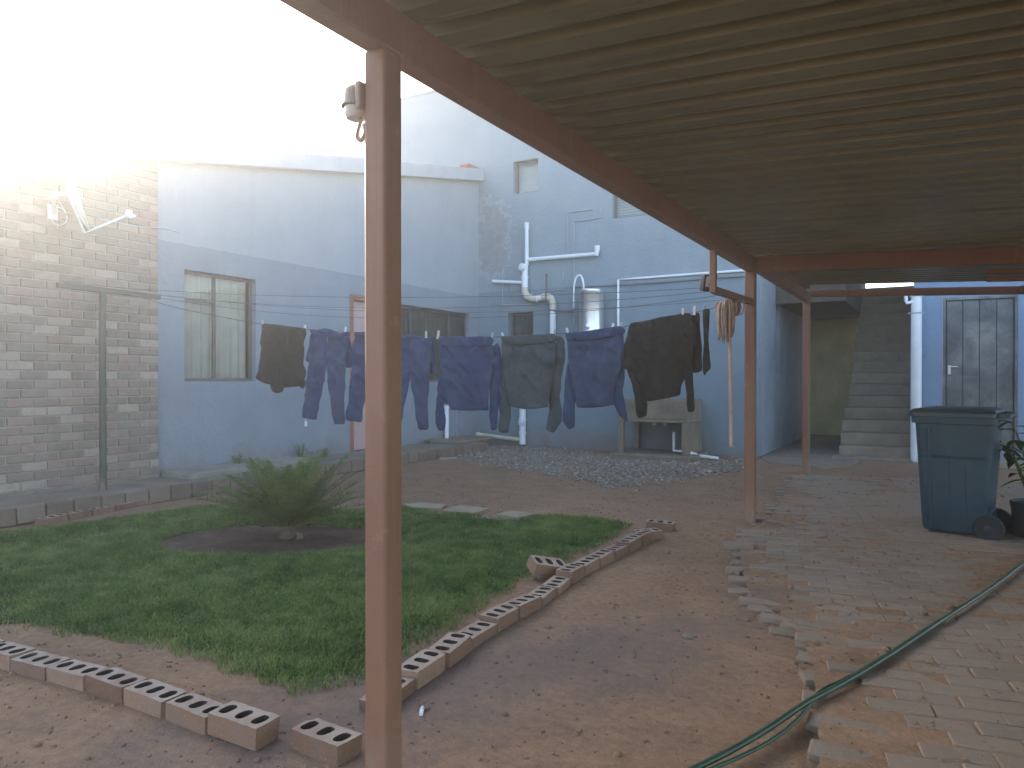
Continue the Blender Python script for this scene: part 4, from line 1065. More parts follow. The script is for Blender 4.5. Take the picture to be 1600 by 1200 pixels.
mb.add(vs, fs); mb.build('reflector', M['white_paint'], sd, smooth='angle')
lnb = onP(203, 335, DC, vr); bot = onP(132, 361, DC, vr); mid = onP(150, 356, DC, vr)
mb = MB(); mb.tube([DC - nd*0.05, bot - Vector((0,0,0.02)), mid, lnb], 0.011, 8); mb.build('feed_arm', M['white_paint'], sd, smooth='angle')
mb = MB(); d_ = (DC - lnb).normalized(); mb.lathe([(0.016,-0.05),(0.018,0.0),(0.03,0.012),(0.034,0.04),(0.0,0.045)], lnb, d_, 14); mb.box(lnb - Vector((0.02,0.02,0.035)), lnb + Vector((0.015,0.015,0.04))); mb.build('receiver_head', M['white_paint'], sd, smooth='angle')
bk = onX(82, 318, XF+0.002); cl = DC - nd*0.16
mb = MB(); mb.tube([DC - nd*0.05, cl, Vector((XF+0.02, bk.y, bk.z-0.08))], 0.019, 10); mb.box((XF, bk.y-0.045, bk.z-0.15), (XF+0.012, bk.y+0.045, bk.z-0.01)); mb.build('wall_mount', M['white_paint'], sd, smooth='angle')
mb = MB(); mb.box(cl - Vector((0.028,0.028,0.035)), cl + Vector((0.028,0.028,0.035))); mb.build('clamp', M['white_paint'], sd, bevel=0.012)
mb = MB(); cb = onX(92, 338, XF+0.03)
mb.tube([cb + Vector((0, 0.075*math.cos(t), 0.085*math.sin(t))) for t in np.linspace(0.5, 6.6, 22)], 0.005, 6); mb.tube([cl, cb + Vector((0,0.05,0.07)), cb + Vector((0, 0.075*math.cos(.5), 0.085*math.sin(.5)))], 0.005, 6); mb.build('cable_coil', M['white_paint'], sd, smooth=True)

# ================================================================== wash trough
wt = empty('wash_trough', (-3.68, 10.95, 0.06), 0, 'grey concrete wash trough on legs against the blue grey wall', 'wash trough')
x0, x1, y0, y1 = -4.22, -3.13, 10.74, YB-0.03
mb = MB(); mb.box((x0-0.08, y0-0.16, -0.03), (x1+0.10, y1, 0.075)); tag(mb.build('trough_slab', M['concrete_dark'], bevel=0.02), 'rough concrete slab under the wash trough', 'slab')
for a, b in ((x0, x0+0.085), (x1-0.085, x1)):
    mb = MB(); mb.box((a, y0, 0.077), (b, y0+0.1, 0.55)); mb.build('leg', M['concrete_dark'], wt, bevel=0.008)
    mb = MB(); mb.box((a, y1-0.12, 0.077), (b, y1-0.02, 0.55)); mb.build('leg', M['concrete_dark'], wt, bevel=0.008)
t = 0.05; zt, zb = 0.90, 0.552
mb = MB(); mb.box((x0, y0, zb), (x1, y1-0.02, zb+t)); mb.build('basin_floor', M['concrete_dark'], wt, bevel=0.008)
mb = MB(); mb.box((x0, y0, zb+t+0.001), (x1, y0+t, zt)); mb.build('front_panel', M['concrete_dark'], wt, bevel=0.01)
mb = MB(); mb.box((x0, y1-0.02-t, zb+t+0.001), (x1, y1-0.02, zt)); mb.build('back_panel', M['concrete_dark'], wt, bevel=0.01)
for a in (x0, (x0+x1)/2-t/2, x1-t):
    mb = MB(); mb.box((a, y0+t+0.001, zb+t+0.001), (a+t, y1-0.021-t, zt-0.002)); mb.build('side_panel', M['concrete_dark'], wt, bevel=0.008)
mb = MB(); mb.box((x1-0.05, y0+0.14, 0.077), (x1-0.006, y1-0.14, 0.545)); mb.build('side_slab', M['concrete_dark'], wt, bevel=0.008)
mb = MB(); a = onY(1053, 682, 11.0); b = onY(1053, 704, 11.0)
q2 = onY(1074, 708, 10.9); q3 = onZ(1092, 712, 0.05); q4 = onZ(1122, 716, 0.03)
mb.tube([(a.x, a.y, 0.40), (b.x, b.y, 0.115), q2+Vector((0,0,0.02)), q3, q4], 0.024, 10); mb.build('drain_pipe', M['pvc'], wt, smooth='angle')
for dx in (0.0, 0.17):
    mb = MB(); mb.lathe([(0.028,0),(0.028,0.05),(0.018,0.06)], (-3.72+dx, 11.0, zb-0.06), n=10); mb.build('waste_outlet', M['pvc_old'], wt, smooth='angle')

# ================================================================== three-holed edging bricks
def holed_brick(seed):
    r = random.Random(seed)
    L, W, H = 0.222, 0.106, 0.073
    mb = MB(); n = 16; cell = L/3
    hx, hy = 0.021, 0.033
    # top and bottom face: ring between each cell's rectangle and its oval hole
    for zz, dn in ((H/2, False), (-H/2, True)):
        for c in range(3):
            cx = -L/2 + cell*(c+0.5)
            rect, ov = [], []
            for k in range(n):
                g = 2*math.pi*k/n + math.pi/n*0; ca, sa = math.cos(g), math.sin(g)
                s = min((cell/2)/max(abs(ca), 1e-6), (W/2)/max(abs(sa), 1e-6))
                if k in (2, 6, 10, 14): rect.append((cx + math.copysign(cell/2, ca), math.copysign(W/2, sa), zz))
                else: rect.append((cx+ca*s, sa*s, zz))
                e = 1.25       # stadium-like oval
                ov.append((cx + hx*math.copysign(abs(ca)**(1/e), ca), hy*math.copysign(abs(sa)**(1/e), sa), zz))
            fs = [(k, (k+1) % n, n+(k+1) % n, n+k) for k in range(n)]
            if dn: fs = [tuple(reversed(f)) for f in fs]
            mb.add(rect+ov, fs)
    for c in range(3):
        cx = -L/2 + cell*(c+0.5); e = 1.25; o0, o1 = [], []
        for k in range(n):
            g = 2*math.pi*k/n; ca, sa = math.cos(g), math.sin(g)
            x, y = cx + hx*math.copysign(abs(ca)**(1/e), ca), hy*math.copysign(abs(sa)**(1/e), sa)
            o0.append((x, y, H/2)); o1.append((x, y, -H/2+0.002))
        mb.add(o0+o1, [(k, (k+1) % n, n+(k+1) % n, n+k) for k in range(n)], 1)
        mb.add(o1, [tuple(range(n))], 1)
    for a, b in (((-L/2,-W/2),(L/2,-W/2)),((L/2,-W/2),(L/2,W/2)),((L/2,W/2),(-L/2,W/2)),((-L/2,W/2),(-L/2,-W/2))):
        m = 4
        for i in range(m):
            p = (a[0]+(b[0]-a[0])*i/m, a[1]+(b[1]-a[1])*i/m); q = (a[0]+(b[0]-a[0])*(i+1)/m, a[1]+(b[1]-a[1])*(i+1)/m)
            mb.add([(*p,-H/2),(*q,-H/2),(*q,H/2),(*p,H/2)], [(0,1,2,3)])
    me = bpy.data.meshes.new('edging_brick'); me.from_pydata(mb.v, [], mb.f); me.materials.append(M['clay_brick']); me.materials.append(M['hole_dark'])
    me.polygons.foreach_set('material_index', mb.mi)
    bm = bmesh.new(); bm.from_mesh(me); bmesh.ops.remove_doubles(bm, verts=bm.verts, dist=0.0004)
    for v in bm.verts:
        v.co += Vector((noise.noise(v.co*31+Vector((seed,0,0))), noise.noise(v.co*31+Vector((0,seed,3))), noise.noise(v.co*31+Vector((5,0,seed)))))*0.0022
        if abs(abs(v.co.x)-L/2) < 0.004 and abs(abs(v.co.y)-W/2) < 0.004 and abs(abs(v.co.z)-H/2) < 0.004 and r.random() < 0.55: v.co *= r.uniform(0.92, 0.97)
    bm.to_mesh(me); bm.free()
    return me
HB = [holed_brick(s) for s in range(7)]
def place_brick(cx, cy, ang, z, lab, grp, tx=0.0, ty=0.0):
    o = link('edging_brick', HB[random.randrange(7)])
    o.location = (cx, cy, z); o.rotation_euler = (tx, ty, ang); return tag(o, lab, 'brick', grp)
def row(front, z, labels, grp, jit=0.02, toward=None):
    """front: picture points of successive top front corners"""
    for i, (A, B, dz) in enumerate(front):
        a, b = onZ(*A, z+dz), onZ(*B, z+dz); d = (b-a).normalized(); n = Vector((-d.y, d.x, 0))
        if n.dot(Vector((a.x, a.y, 0))) < 0: n = -n
        c = (a+b)/2 + n*0.053
        place_brick(c.x, c.y, math.atan2(d.y, d.x)+random.uniform(-jit, jit)*0.5, z+dz-0.0365, labels[i], grp, random.uniform(-.03,.03), random.uniform(-.03,.03))
ORD = ['first','second','third','fourth','fifth','sixth','seventh','eighth','ninth','tenth','eleventh','twelfth','thirteenth','fourteenth']
cF = crop(0,780,2.857)
def seq(P): return [tuple(q) for q in P]
fpath = [onZ(*cF([p])[0], 0.066) for p in ((1145,1045),(985,998),(815,938),(642,884),(508,835),(375,795),(236,760),(95,724),(-70,672),(-300,610))]
# (walk() is defined with the driveway row below; rows are laid end to end from the gap outwards)
FRONT_PATH = fpath
a, b = cF([(1293,1027),(1505,1107)])
row([(a, b, 0.0)], 0.066, ['lone three-holed brick set apart from the row beside the front carport post'], 'bricks edging the near side of the lawn')
cG = crop(540,780,2.857)
segs = [((60,985),(200,862)),((204,856),(288,806)),((290,800),(418,722)),((420,715),(545,640)),((548,634),(622,572)),((622,570),(725,520)),((727,518),(810,470)),((812,468),(905,418)),((905,415),(962,368)),((962,366),(1010,330)),((1012,328),(1078,292)),((1080,290),(1165,246)),((1167,244),(1272,200)),((1277,194),(1386,145))]
# chain real bricks along the traced edge
path = [onZ(*cG([p])[0], 0.066) for p in ((165,897),(205,862),(290,805),(418,724),(545,640),(625,572),(727,520),(812,470),(905,417),(965,369),(1078,293),(1167,246),(1274,199),(1386,145))]
def walk(path, step):
    out = []; i = 0; p = path[0].copy()
    while True:
        # find next point at distance step along the path
        j = i
        while j < len(path)-1 and (path[j+1]-p).length < step: j += 1
        if j >= len(path)-1: break
        a, b = path[j], path[j+1]
        lo, hi = 0.0, 1.0
        for _ in range(30):
            m = (lo+hi)/2
            if (a.lerp(b, m)-p).length < step: lo = m
            else: hi = m
        q = a.lerp(b, hi); out.append((p, q)); p = q; i = j
    return out
for i, (p, q) in enumerate(walk(FRONT_PATH, 0.231)[:11]):
    d = (q-p).normalized(); n = Vector((-d.y, d.x, 0))
    if n.dot(Vector((p.x, p.y, 0))) < 0: n = -n
    c = (p+q)/2 + n*0.053
    lab = 'raised three-holed brick ending the row just before the gap' if i == 0 else f'three-holed brick in the near lawn edging, {ORD[i]} back from the gap before the lone brick'
    place_brick(c.x, c.y, math.atan2(d.y, d.x)+random.uniform(-.03,.03), 0.0295+[0.016,0,0.004,0.006,0.0,-0.002,0.002,0,0,0,0][i], lab, 'bricks edging the near side of the lawn', random.uniform(-.03,.03), random.uniform(-.03,.03))
pairs = walk(path, 0.232)
for i, (p, q) in enumerate(pairs):
    d = (q-p).normalized(); n = Vector((-d.y, d.x, 0)); c = (p+q)/2 + n*0.053
    k = len(pairs)-i
    lab = f'three-holed brick beside the driveway, {ORD[k-1] if k <= 14 else str(k)+"th"} from the far lawn corner'
    if i == 0: lab = 'three-holed brick at the foot of the front carport post, nearest of the driveway row'
    place_brick(c.x, c.y, math.atan2(d.y, d.x)+random.uniform(-.09,.09), 0.0275+random.choice([0,-0.004,0.006,0.014,-0.012]), lab, 'bricks edging the driveway side of the lawn', random.uniform(-.05,.05), random.uniform(-.04,.04))
# loose ones
c = onZ(855, 884, 0.08); o = place_brick(c.x, c.y, 1.0, 0.075, 'loose clay brick lying tilted on the grass against the edging', None, 0.35, 0.22)
for (u, v, ang, lab) in ((1032, 822, 0.15, 'plain brick lying across the far corner of the lawn edging'), (1012, 836, 1.05, 'short end brick tucked under the far corner of the edging')):
    c = onZ(u, v, 0.03); place_brick(c.x, c.y, ang, 0.03, lab, None, 0.04, 0.03)
# far row along the raised apron, holes up
A, B = onZ(60, 815, 0.03), onZ(330, 764, 0.03); n_ = int((B-A).length/0.234); d = (B-A).normalized()
for i in range(n_):
    c = A + d*(0.234*(i+0.5)); place_brick(c.x, c.y, math.atan2(d.y, d.x)+random.uniform(-.04,.04), 0.018, f'half sunk brick below the apron kerb, {ORD[i]} counting from the satellite dish end', 'sunken bricks below the apron kerb', random.uniform(-.04,.04), random.uniform(-.03,.03))

# ================================================================== paving
pv = bpy.data.meshes.new('paving')
mb = MB(); pts = [(p.x, p.y) for p in PAVE]
poly = pts if sum((pts[i-1][0]*pts[i][1]-pts[i][0]*pts[i-1][1]) for i in range(len(pts))) > 0 else pts[::-1]
V, E, F, *_ = delaunay_2d_cdt([Vector(p) for p in poly], [], [list(range(len(poly)))], 1, 1e-6)
# shrink the sand bed a little inside the pavers
cx = sum(p[0] for p in poly)/len(poly); cy = sum(p[1] for p in poly)/len(poly)
mb.add([(cx+(v.x-cx)*0.97, cy+(v.y-cy)*0.985, 0.0205) for v in V], [tuple(f) for f in F])
pave = tag(mb.build('paving', M['earth']), kind='structure')
PM = [bm_mesh(chamfer_box(0.212, 0.102, 0.06, 0.005, 0.0022), 'paver', M['paver']) for _ in range(4)]
RA = math.radians(11.0); RX = Vector((math.cos(RA), math.sin(RA))); RY = Vector((-math.sin(RA), math.cos(RA)))
cand = []
r_ = random.Random(11)
for j in range(-24, 110):
    for i in range(-20, 34):
        s = (i + 0.5*(j % 2))*0.218 + r_.uniform(-.004,.004); t = j*0.108 + r_.uniform(-.003,.003)
        c = RX*s + RY*t + Vector((-0.5, 0.5))
        if not in_poly(c.x, c.y, PAVE): continue
        # in view?
        q = CR.inverted() @ (Vector((c.x, c.y, 0.02)) - O)
        if -q.z < 0.3: continue
        u = 800 + FPX*q.x/-q.z; v = 600 - FPX*q.y/-q.z
        edge = min(seg_d(c, Vector((PAVE[k].x, PAVE[k].y)), Vector((PAVE[k+1].x, PAVE[k+1].y))) for k in range(10))
        cand.append((0 if (-40 < u < 1640 and v < 1260) else 1, -q.z, c, edge))
cand.sort(key=lambda q: (q[0], q[1]))
left = MB()
for k, (f, d_, c, edge) in enumerate(cand):
    tilt = 0.010 if edge > 0.3 else 0.05
    z = -0.0065 + 0.006*noise.noise(Vector((c.x*1.3, c.y*1.3, 4))) + r_.uniform(-.002,.002) + (r_.uniform(-.016,.004) if edge < 0.3 else 0)
    if f == 0 and k < 298:
        o = link('paver', r_.choice(PM), pave); o.location = (c.x, c.y, z)
        o.rotation_euler = (r_.uniform(-tilt,tilt), r_.uniform(-tilt,tilt), RA + r_.uniform(-.02,.02) + (r_.uniform(-.25,.25) if edge < 0.14 else 0))
    else:
        m = Matrix.Translation((c.x, c.y, z)) @ Matrix.Rotation(RA + r_.uniform(-.02,.02), 4, 'Z') @ Matrix.Rotation(r_.uniform(-.02,.02), 4, 'X')
        left.box((-0.106,-0.051,-0.03), (0.106,0.051,0.03), m=m)
tag(left.build('paving_bricks', M['paver'], pave), kind='stuff')
# pavers lifted loose at the ragged edge
for (u, v, ang, z, tx, ty, lab) in ((1152, 847, 0.28, 0.055, 0.06, -0.06, 'loose pale paver sticking out at the corner below the middle carport post'), (1158, 884, 1.25, 0.03, -0.10, 0.20, 'tilted paver at the ragged paving edge, end raised'), (1186, 936, 0.15, 0.03, -0.10, 0.04, 'lifted paver at the paving edge beyond the loose pair'), (1222, 963, 0.1, 0.028, -0.09, 0.05, 'lifted paver one step nearer along the ragged edge'), (1256, 975, 0.05, 0.026, -0.07, 0.03, 'lifted paver where the ragged edge turns in'), (1268, 996, 1.5, 0.025, 0.03, -0.05, 'crosswise paver sunk at the inner turn of the ragged edge'), (1180, 828, 0.2, 0.045, 0.02, 0.02, 'paver lying against the foot of the middle carport post')):
    c = onZ(u, v, z); o = link('loose_paver', PM[0]); o.location = (c.x, c.y, z-0.036); o.rotation_euler = (tx*0.8, ty*0.8, ang); tag(o, lab, 'paver', 'loose pavers along the paving edge')

# ================================================================== stepping slabs at the back of the lawn
for (P, lab) in (([(632,787),(655,784.5),(698,787.5),(690,792.5),(640,792)], 'flat pale stepping slab nearest the front carport post behind the lawn'), ([(690,796),(720,789),(764,794),(740,801)], 'flat pale stepping slab, middle of the three behind the lawn'), ([(776,803),(798,797),(836,802),(812,808)], 'flat pale stepping slab nearest the driveway behind the lawn')):
    q = [onZ(u, v, 0.035) for u, v in P]; pts = [(p.x, p.y) for p in q]
    if sum(pts[i-1][0]*pts[i][1]-pts[i][0]*pts[i-1][1] for i in range(len(pts))) < 0: pts = pts[::-1]
    mb = MB(); mb.prism(pts, -0.03, 0.035); tag(mb.build('stepping_slab', M['slab'], bevel=0.006), lab, 'slab', 'stepping slabs behind the lawn')

# ================================================================== lawn
def poly_mask(xs, ys, P):
    c = np.zeros(len(xs), bool); j = len(P)-1
    for i in range(len(P)):
        a, b = P[i], P[j]
        if a.y != b.y:
            c ^= ((a.y > ys) != (b.y > ys)) & (xs < (b.x-a.x)*(ys-a.y)/(b.y-a.y)+a.x)
        j = i
    return c
def edge_dist(xs, ys, P):
    d = np.full(len(xs), 9.0)
    for i in range(len(P)):
        a, b = P[i-1], P[i]; vx, vy = b.x-a.x, b.y-a.y; L = vx*vx+vy*vy+1e-9
        t = np.clip(((xs-a.x)*vx+(ys-a.y)*vy)/L, 0, 1); d = np.minimum(d, np.hypot(xs-a.x-t*vx, ys-a.y-t*vy))
    return d
def vnoise(x, y, f, seed):
    """cheap smooth value noise"""
    g = np.random.default_rng(seed).random((64, 64)); u, v = x*f, y*f
    i, j = np.floor(u).astype(int), np.floor(v).astype(int); a, b = u-i, v-j
    a, b = a*a*(3-2*a), b*b*(3-2*b)
    G = lambda m, n: g[m % 64, n % 64]
    return (G(i,j)*(1-a)+G(i+1,j)*a)*(1-b) + (G(i,j+1)*(1-a)+G(i+1,j+1)*a)*b
def make_grass(nb):
    xs0, xs1 = min(p.x for p in LAWN), max(p.x for p in LAWN); ys0, ys1 = min(p.y for p in LAWN), max(p.y for p in LAWN)
    xs0 = max(xs0, -7.2)
    X, Y = rng.uniform(xs0, xs1, nb*4), rng.uniform(ys0, ys1, nb*4)
    X, Y = X.astype(float), Y.astype(float)
    k = poly_mask(X, Y, LAWN); X, Y = X[k], Y[k]
    dx, dy = X-BED_C.x, Y-BED_C.y
    bd = np.hypot((dx*BX.x+dy*BX.y)/BED_RX, (dx*BY.x+dy*BY.y)/BED_RY)
    ed = edge_dist(X, Y, LAWN)
    wob = 0.10*(vnoise(X, Y, 5, 1)-0.5)
    pn = 0.55*vnoise(X, Y, 1.6, 2) + 0.30*vnoise(X, Y, 5.2, 3) + 0.15*vnoise(X, Y, 13, 4)
    keep = (bd > 0.98+wob) & (ed > 0.03+0.20*(vnoise(X, Y, 3.1, 21)-0.55)+0.12*(vnoise(X, Y, 11, 22)-0.5)) & (rng.random(len(X)) < np.clip(0.15+ed*3.2, 0, 1)) & (rng.random(len(X)) < np.clip((pn-0.24)*5.5, 0.15, 1))
    X, Y, pn, ed = X[keep][:nb], Y[keep][:nb], pn[keep][:nb], ed[keep][:nb]
    n = len(X)
    h = (0.012 + 0.040*pn + 0.030*vnoise(X, Y, 8, 6)*vnoise(X, Y, 17, 7)) * rng.uniform(0.55, 1.3, n) * np.clip(0.6+ed*2, 0.6, 1)
    a = rng.uniform(0, 2*np.pi, n); lean = rng.uniform(0.2, 1.3, n)*h; b = rng.uniform(0, 2*np.pi, n)
    w = rng.uniform(0.0014, 0.0030, n)
    gz = np.array([ground_h(x, y) for x, y in zip(X, Y)]) + 0.003
    ca, sa = np.cos(a)*w, np.sin(a)*w; lx, ly = np.cos(b)*lean, np.sin(b)*lean
    V = np.empty((n, 5, 3))
    V[:,0] = np.stack([X-ca, Y-sa, gz-0.004], 1); V[:,1] = np.stack([X+ca, Y+sa, gz-0.004], 1)
    V[:,2] = np.stack([X+lx*0.4+ca*0.8, Y+ly*0.4+sa*0.8, gz+h*0.62], 1); V[:,3] = np.stack([X+lx*0.4-ca*0.8, Y+ly*0.4-sa*0.8, gz+h*0.62], 1)
    V[:,4] = np.stack([X+lx, Y+ly, gz+h*rng.uniform(0.75,1.05,n)], 1)
    me = bpy.data.meshes.new('lawn_grass'); me.vertices.add(n*5); me.vertices.foreach_set('co', V.reshape(-1).astype(np.float32))
    base = np.arange(n)*5
    loops = np.stack([base, base+1, base+2, base+3, base+3, base+2, base+4], 1).reshape(-1)
    me.loops.add(n*7); me.loops.foreach_set('vertex_index', loops.astype(np.int32))
    me.polygons.add(n*2); st_ = np.stack([np.arange(n)*7, np.arange(n)*7+4], 1).reshape(-1); me.polygons.foreach_set('loop_start', st_.astype(np.int32))
    me.materials.append(M['grass']); me.update(); me.validate()
    o = link('lawn_grass', me); tag(o, 'green lawn grass edged with bricks', 'grass', kind='stuff')
make_grass(210000)
# thatch under the blades
M['thatch'] = simple('lawn_thatch', (0.062, 0.072, 0.030), 0.95, 0.5, 7.0, (70, 0.8, 0.015), spec=0.15)
B = [Vector((p.x, p.y)) for p in LAWN]; ctr_ = sum(B, Vector((0,0)))/len(B); pts = []
for i in range(len(B)):
    a, b = B[i], B[(i+1) % len(B)]; k = max(1, int((b-a).length/0.12))
    for j in range(k):
        q = a.lerp(b, j/k); pts.append(q + (ctr_-q).normalized()*(0.17 + 0.12*noise.noise(Vector((q.x*3, q.y*3, 0))) + 0.05*noise.noise(Vector((q.x*11, q.y*11, 0)))))
nb = len(pts); gx = np.arange(min(p.x for p in B), max(p.x for p in B), 0.1); gy = np.arange(min(p.y for p in B), max(p.y for p in B), 0.1)
GX, GY = [q.ravel() for q in np.meshgrid(gx, gy)]; kk = poly_mask(GX, GY, LAWN) & (edge_dist(GX, GY, LAWN) > 0.40)
pts += [Vector((x, y)) for x, y in zip(GX[kk], GY[kk])]
V, E, F, *_ = delaunay_2d_cdt(pts, [], [list(range(nb))], 1, 1e-6)
mb = MB(); mb.add([(v.x, v.y, ground_h(v.x, v.y)+0.006) for v in V], [tuple(f) for f in F if bed_d(*(sum((V[i] for i in f), Vector((0,0)))/3)) > 1.02])
tag(mb.build('lawn', M['thatch'], smooth=True), kind='structure')

# ================================================================== gravel
GP = [onZ(u, v, 0.0) for u, v in ((705,702),(760,690),(830,697),(900,703),(975,716),(1085,722),(1165,716),(1168,735),(1090,748),(1010,760),(960,765),(900,752),(830,738),(770,730),(720,720))]
ns = 7000
xs0, xs1 = min(p.x for p in GP), max(p.x for p in GP); ys0, ys1 = min(p.y for p in GP), YB-0.02
X, Y = rng.uniform(xs0-0.5, xs1+0.5, ns*3), rng.uniform(ys0-0.4, ys1, ns*3)
ins = poly_mask(X, Y, GP); ed = edge_dist(X, Y, GP)
k = (ins & (rng.random(len(X)) < np.clip(0.35+ed*1.6, 0, 1))) | (~ins & (rng.random(len(X)) < 0.10*np.exp(-ed*6)))
k &= ~((X > -4.32) & (X < -3.0) & (Y > 10.55))
X, Y = X[k][:ns], Y[k][:ns]
ico = bmesh.new(); bmesh.ops.create_icosphere(ico, subdivisions=1, radius=1.0); ico.verts.ensure_lookup_table()
iv = np.array([v.co[:] for v in ico.verts]); it = np.array([[v.index for v in f.verts] for f in ico.faces]); ico.free()
n = len(X); S = rng.gamma(2.6, 0.0040, n) + 0.005
A = rng.uniform(0, 2*np.pi, n)
Vv = iv[None]*rng.uniform(0.6, 1.35, (n, len(iv), 1))*S[:,None,None]*np.stack([rng.uniform(.8,1.5,n), rng.uniform(.7,1.2,n), rng.uniform(.45,.85,n)], 1)[:,None,:]
c, s = np.cos(A)[:,None], np.sin(A)[:,None]
Vx = Vv[...,0]*c - Vv[...,1]*s + X[:,None]; Vy = Vv[...,0]*s + Vv[...,1]*c + Y[:,None]; Vz = Vv[...,2] + 0.002 + S[:,None]*0.15 + 0.004*vnoise(X, Y, 3, 31)[:,None]
me = bpy.data.meshes.new('gravel'); me.vertices.add(n*12); me.vertices.foreach_set('co', np.stack([Vx,Vy,Vz], -1).reshape(-1).astype(np.float32))
lp = (it[None] + (np.arange(n)*12)[:,None,None]).reshape(-1); me.loops.add(len(lp)); me.loops.foreach_set('vertex_index', lp.astype(np.int32))
me.polygons.add(n*20); me.polygons.foreach_set('loop_start', (np.arange(n*20)*3).astype(np.int32)); me.materials.append(M['stone']); me.update(); me.validate()
tag(link('gravel', me), 'patch of grey gravel before the blue grey wall', 'gravel', kind='stuff')
# crumbs of earth and pebbles on the driveway
ns = 5200; X, Y = rng.uniform(-6.4, 0.8, ns*2), 1.0+9.5*rng.random(ns*2)**1.5
k = ~poly_mask(X, Y, LAWN) & ~((X < -5.5) & (Y < 8)); X, Y = X[k][:ns], Y[k][:ns]; n = len(X); S = rng.gamma(1.6, 0.0022, n)+0.002
Vv = iv[None]*rng.uniform(0.6, 1.35, (n, 12, 1))*S[:,None,None]*np.array([1.2,1.0,0.7])
gh = np.array([ground_h(x, y) for x, y in zip(X, Y)])
me = bpy.data.meshes.new('pebbles'); me.vertices.add(n*12); me.vertices.foreach_set('co', (Vv + np.stack([X, Y, gh+0.002+np.where(poly_mask(X,Y,PAVE),0.022,0)], 1)[:,None,:]).reshape(-1).astype(np.float32))
lp = (it[None] + (np.arange(n)*12)[:,None,None]).reshape(-1); me.loops.add(len(lp)); me.loops.foreach_set('vertex_index', lp.astype(np.int32))
me.polygons.add(n*20); me.polygons.foreach_set('loop_start', (np.arange(n*20)*3).astype(np.int32)); me.materials.append(M['earth']); me.update(); me.validate()
tag(link('pebbles', me), 'crumbs of earth and pebbles scattered over the driveway', 'pebbles', kind='stuff')

def rock(name, u, v, s, mat, lab, cat, sq=0.7):
    p = onZ(u, v, 0.01); bm = bmesh.new(); bmesh.ops.create_icosphere(bm, subdivisions=2, radius=s)
    for q in bm.verts: q.co = Vector((q.co.x*1.15, q.co.y, q.co.z*sq))*(1+0.28*noise.noise(q.co*(1.4/s)+Vector((u,0,0))))
    me = bm_mesh(bm, name, mat, True); o = link(name, me); o.location = (p.x, p.y, ground_h(p.x, p.y)+s*sq*0.55); return tag(o, lab, cat)
rock('stone', 1073, 994, 0.021, M['concrete_dark'], 'dark round stone alone on the bare driveway earth', 'stone')
rock('stone', 1105, 1012, 0.014, M['earth'], 'small flat earth coloured stone nearer than the dark round one', 'stone', 0.4)
rock('stone', 785, 705, 0.03, M['concrete'], 'pale stone at the edge of the gravel by the apron', 'stone')
p = onZ(660, 1112, 0.012); mb = MB(); mb.tube([p+Vector((-0.018,0.026,0)), p+Vector((-0.004,0.002,0.003)), p+Vector((0.010,-0.022,0))], 0.0075, 8)
tag(mb.build('plastic_scrap', M['white_paint'], smooth=True), 'small white stick like scrap on the earth by the front post', 'scrap')
p0, p1 = onZ(685, 717, 0.02), onZ(712, 715.5, 0.02); mb = MB(); mb.beam(p0, p1, 0.10, 0.03); tag(mb.build('board_scrap', M['concrete'], bevel=0.005), 'pale flat offcut lying on the earth before the gravel', 'board')

# ================================================================== cycad
cy = empty('cycad', (BED_C.x+0.02, BED_C.y+0.1, -0.03), 0, 'spiky green cycad fern palm in the round soil bed', 'cycad')
C0 = Vector((BED_C.x+0.02, BED_C.y+0.1, -0.02))
mb = MB(); mb.lathe([(0.07,0.0),(0.075,0.02),(0.06,0.05),(0.04,0.065),(0.0,0.07)], C0, n=14); mb.build('trunk', M['bed_soil'], cy, smooth=True)
r_ = random.Random(5)
def frond(az, el, L, droop, mat, nl=30, name='frond'):
    """one feather leaf: a ribbed stalk with two ranks of narrow leaflets"""
    mb = MB(); d = Vector((math.cos(az), math.sin(az), 0)); pts = []; p = C0 + Vector((d.x*0.04, d.y*0.04, 0.10)); e = el; st = L/14
    for i in range(15):
        pts.append(p.copy()); p = p + (d*math.cos(e) + Vector((0,0,1))*math.sin(e))*st; e -= droop/14*(0.4+1.3*i/14)
    mb.tube(pts, [0.006*(1-0.8*i/14) for i in range(15)], 4)
    side = Vector((-d.y, d.x, 0))
    for i in range(nl):
        t = 0.14 + 0.86*i/nl; k = t*14; j = min(13, int(k)); q = pts[j].lerp(pts[j+1], k-j); tan = (pts[j+1]-pts[j]).normalized(); nrm = side.cross(tan).normalized()
        ll = (0.022 + 0.105*math.sin(math.pi*min(1, 0.12+0.88*t))**0.8)*r_.uniform(.85,1.12)*(L/0.7)
        for s in (-1, 1):
            dirv = (side*s*0.78 + tan*0.55 + nrm*(0.30*r_.uniform(.4,1.6)*(1 if nrm.z > 0 else -1))).normalized(); wv = dirv.cross(nrm).normalized()*0.0042
            m_ = q + dirv*ll*0.55 + nrm*0.006; tip = q + dirv*ll - Vector((0,0,ll*0.10))
            mb.add([q-wv*0.7, q+wv*0.7, m_+wv, m_-wv, tip], [(0,1,2,3),(3,2,4)])
    return mb.build(name, mat, cy)
for i in range(58):
    az = i*2.39996 + r_.uniform(-.2,.2); k = i/57
    frond(az, math.radians(17+56*k + r_.uniform(-7,7)), r_.uniform(0.66,0.86)*(1.0-0.32*k), r_.uniform(0.15,0.5)*(1-0.45*k), M['cycad'], 38)
for az, el in ((0.3,0.25),(1.9,0.3),(4.2,0.3)):
    frond(az, el, 0.36, 0.6, M['dry'], 18, 'dead_frond')
mb = MB()
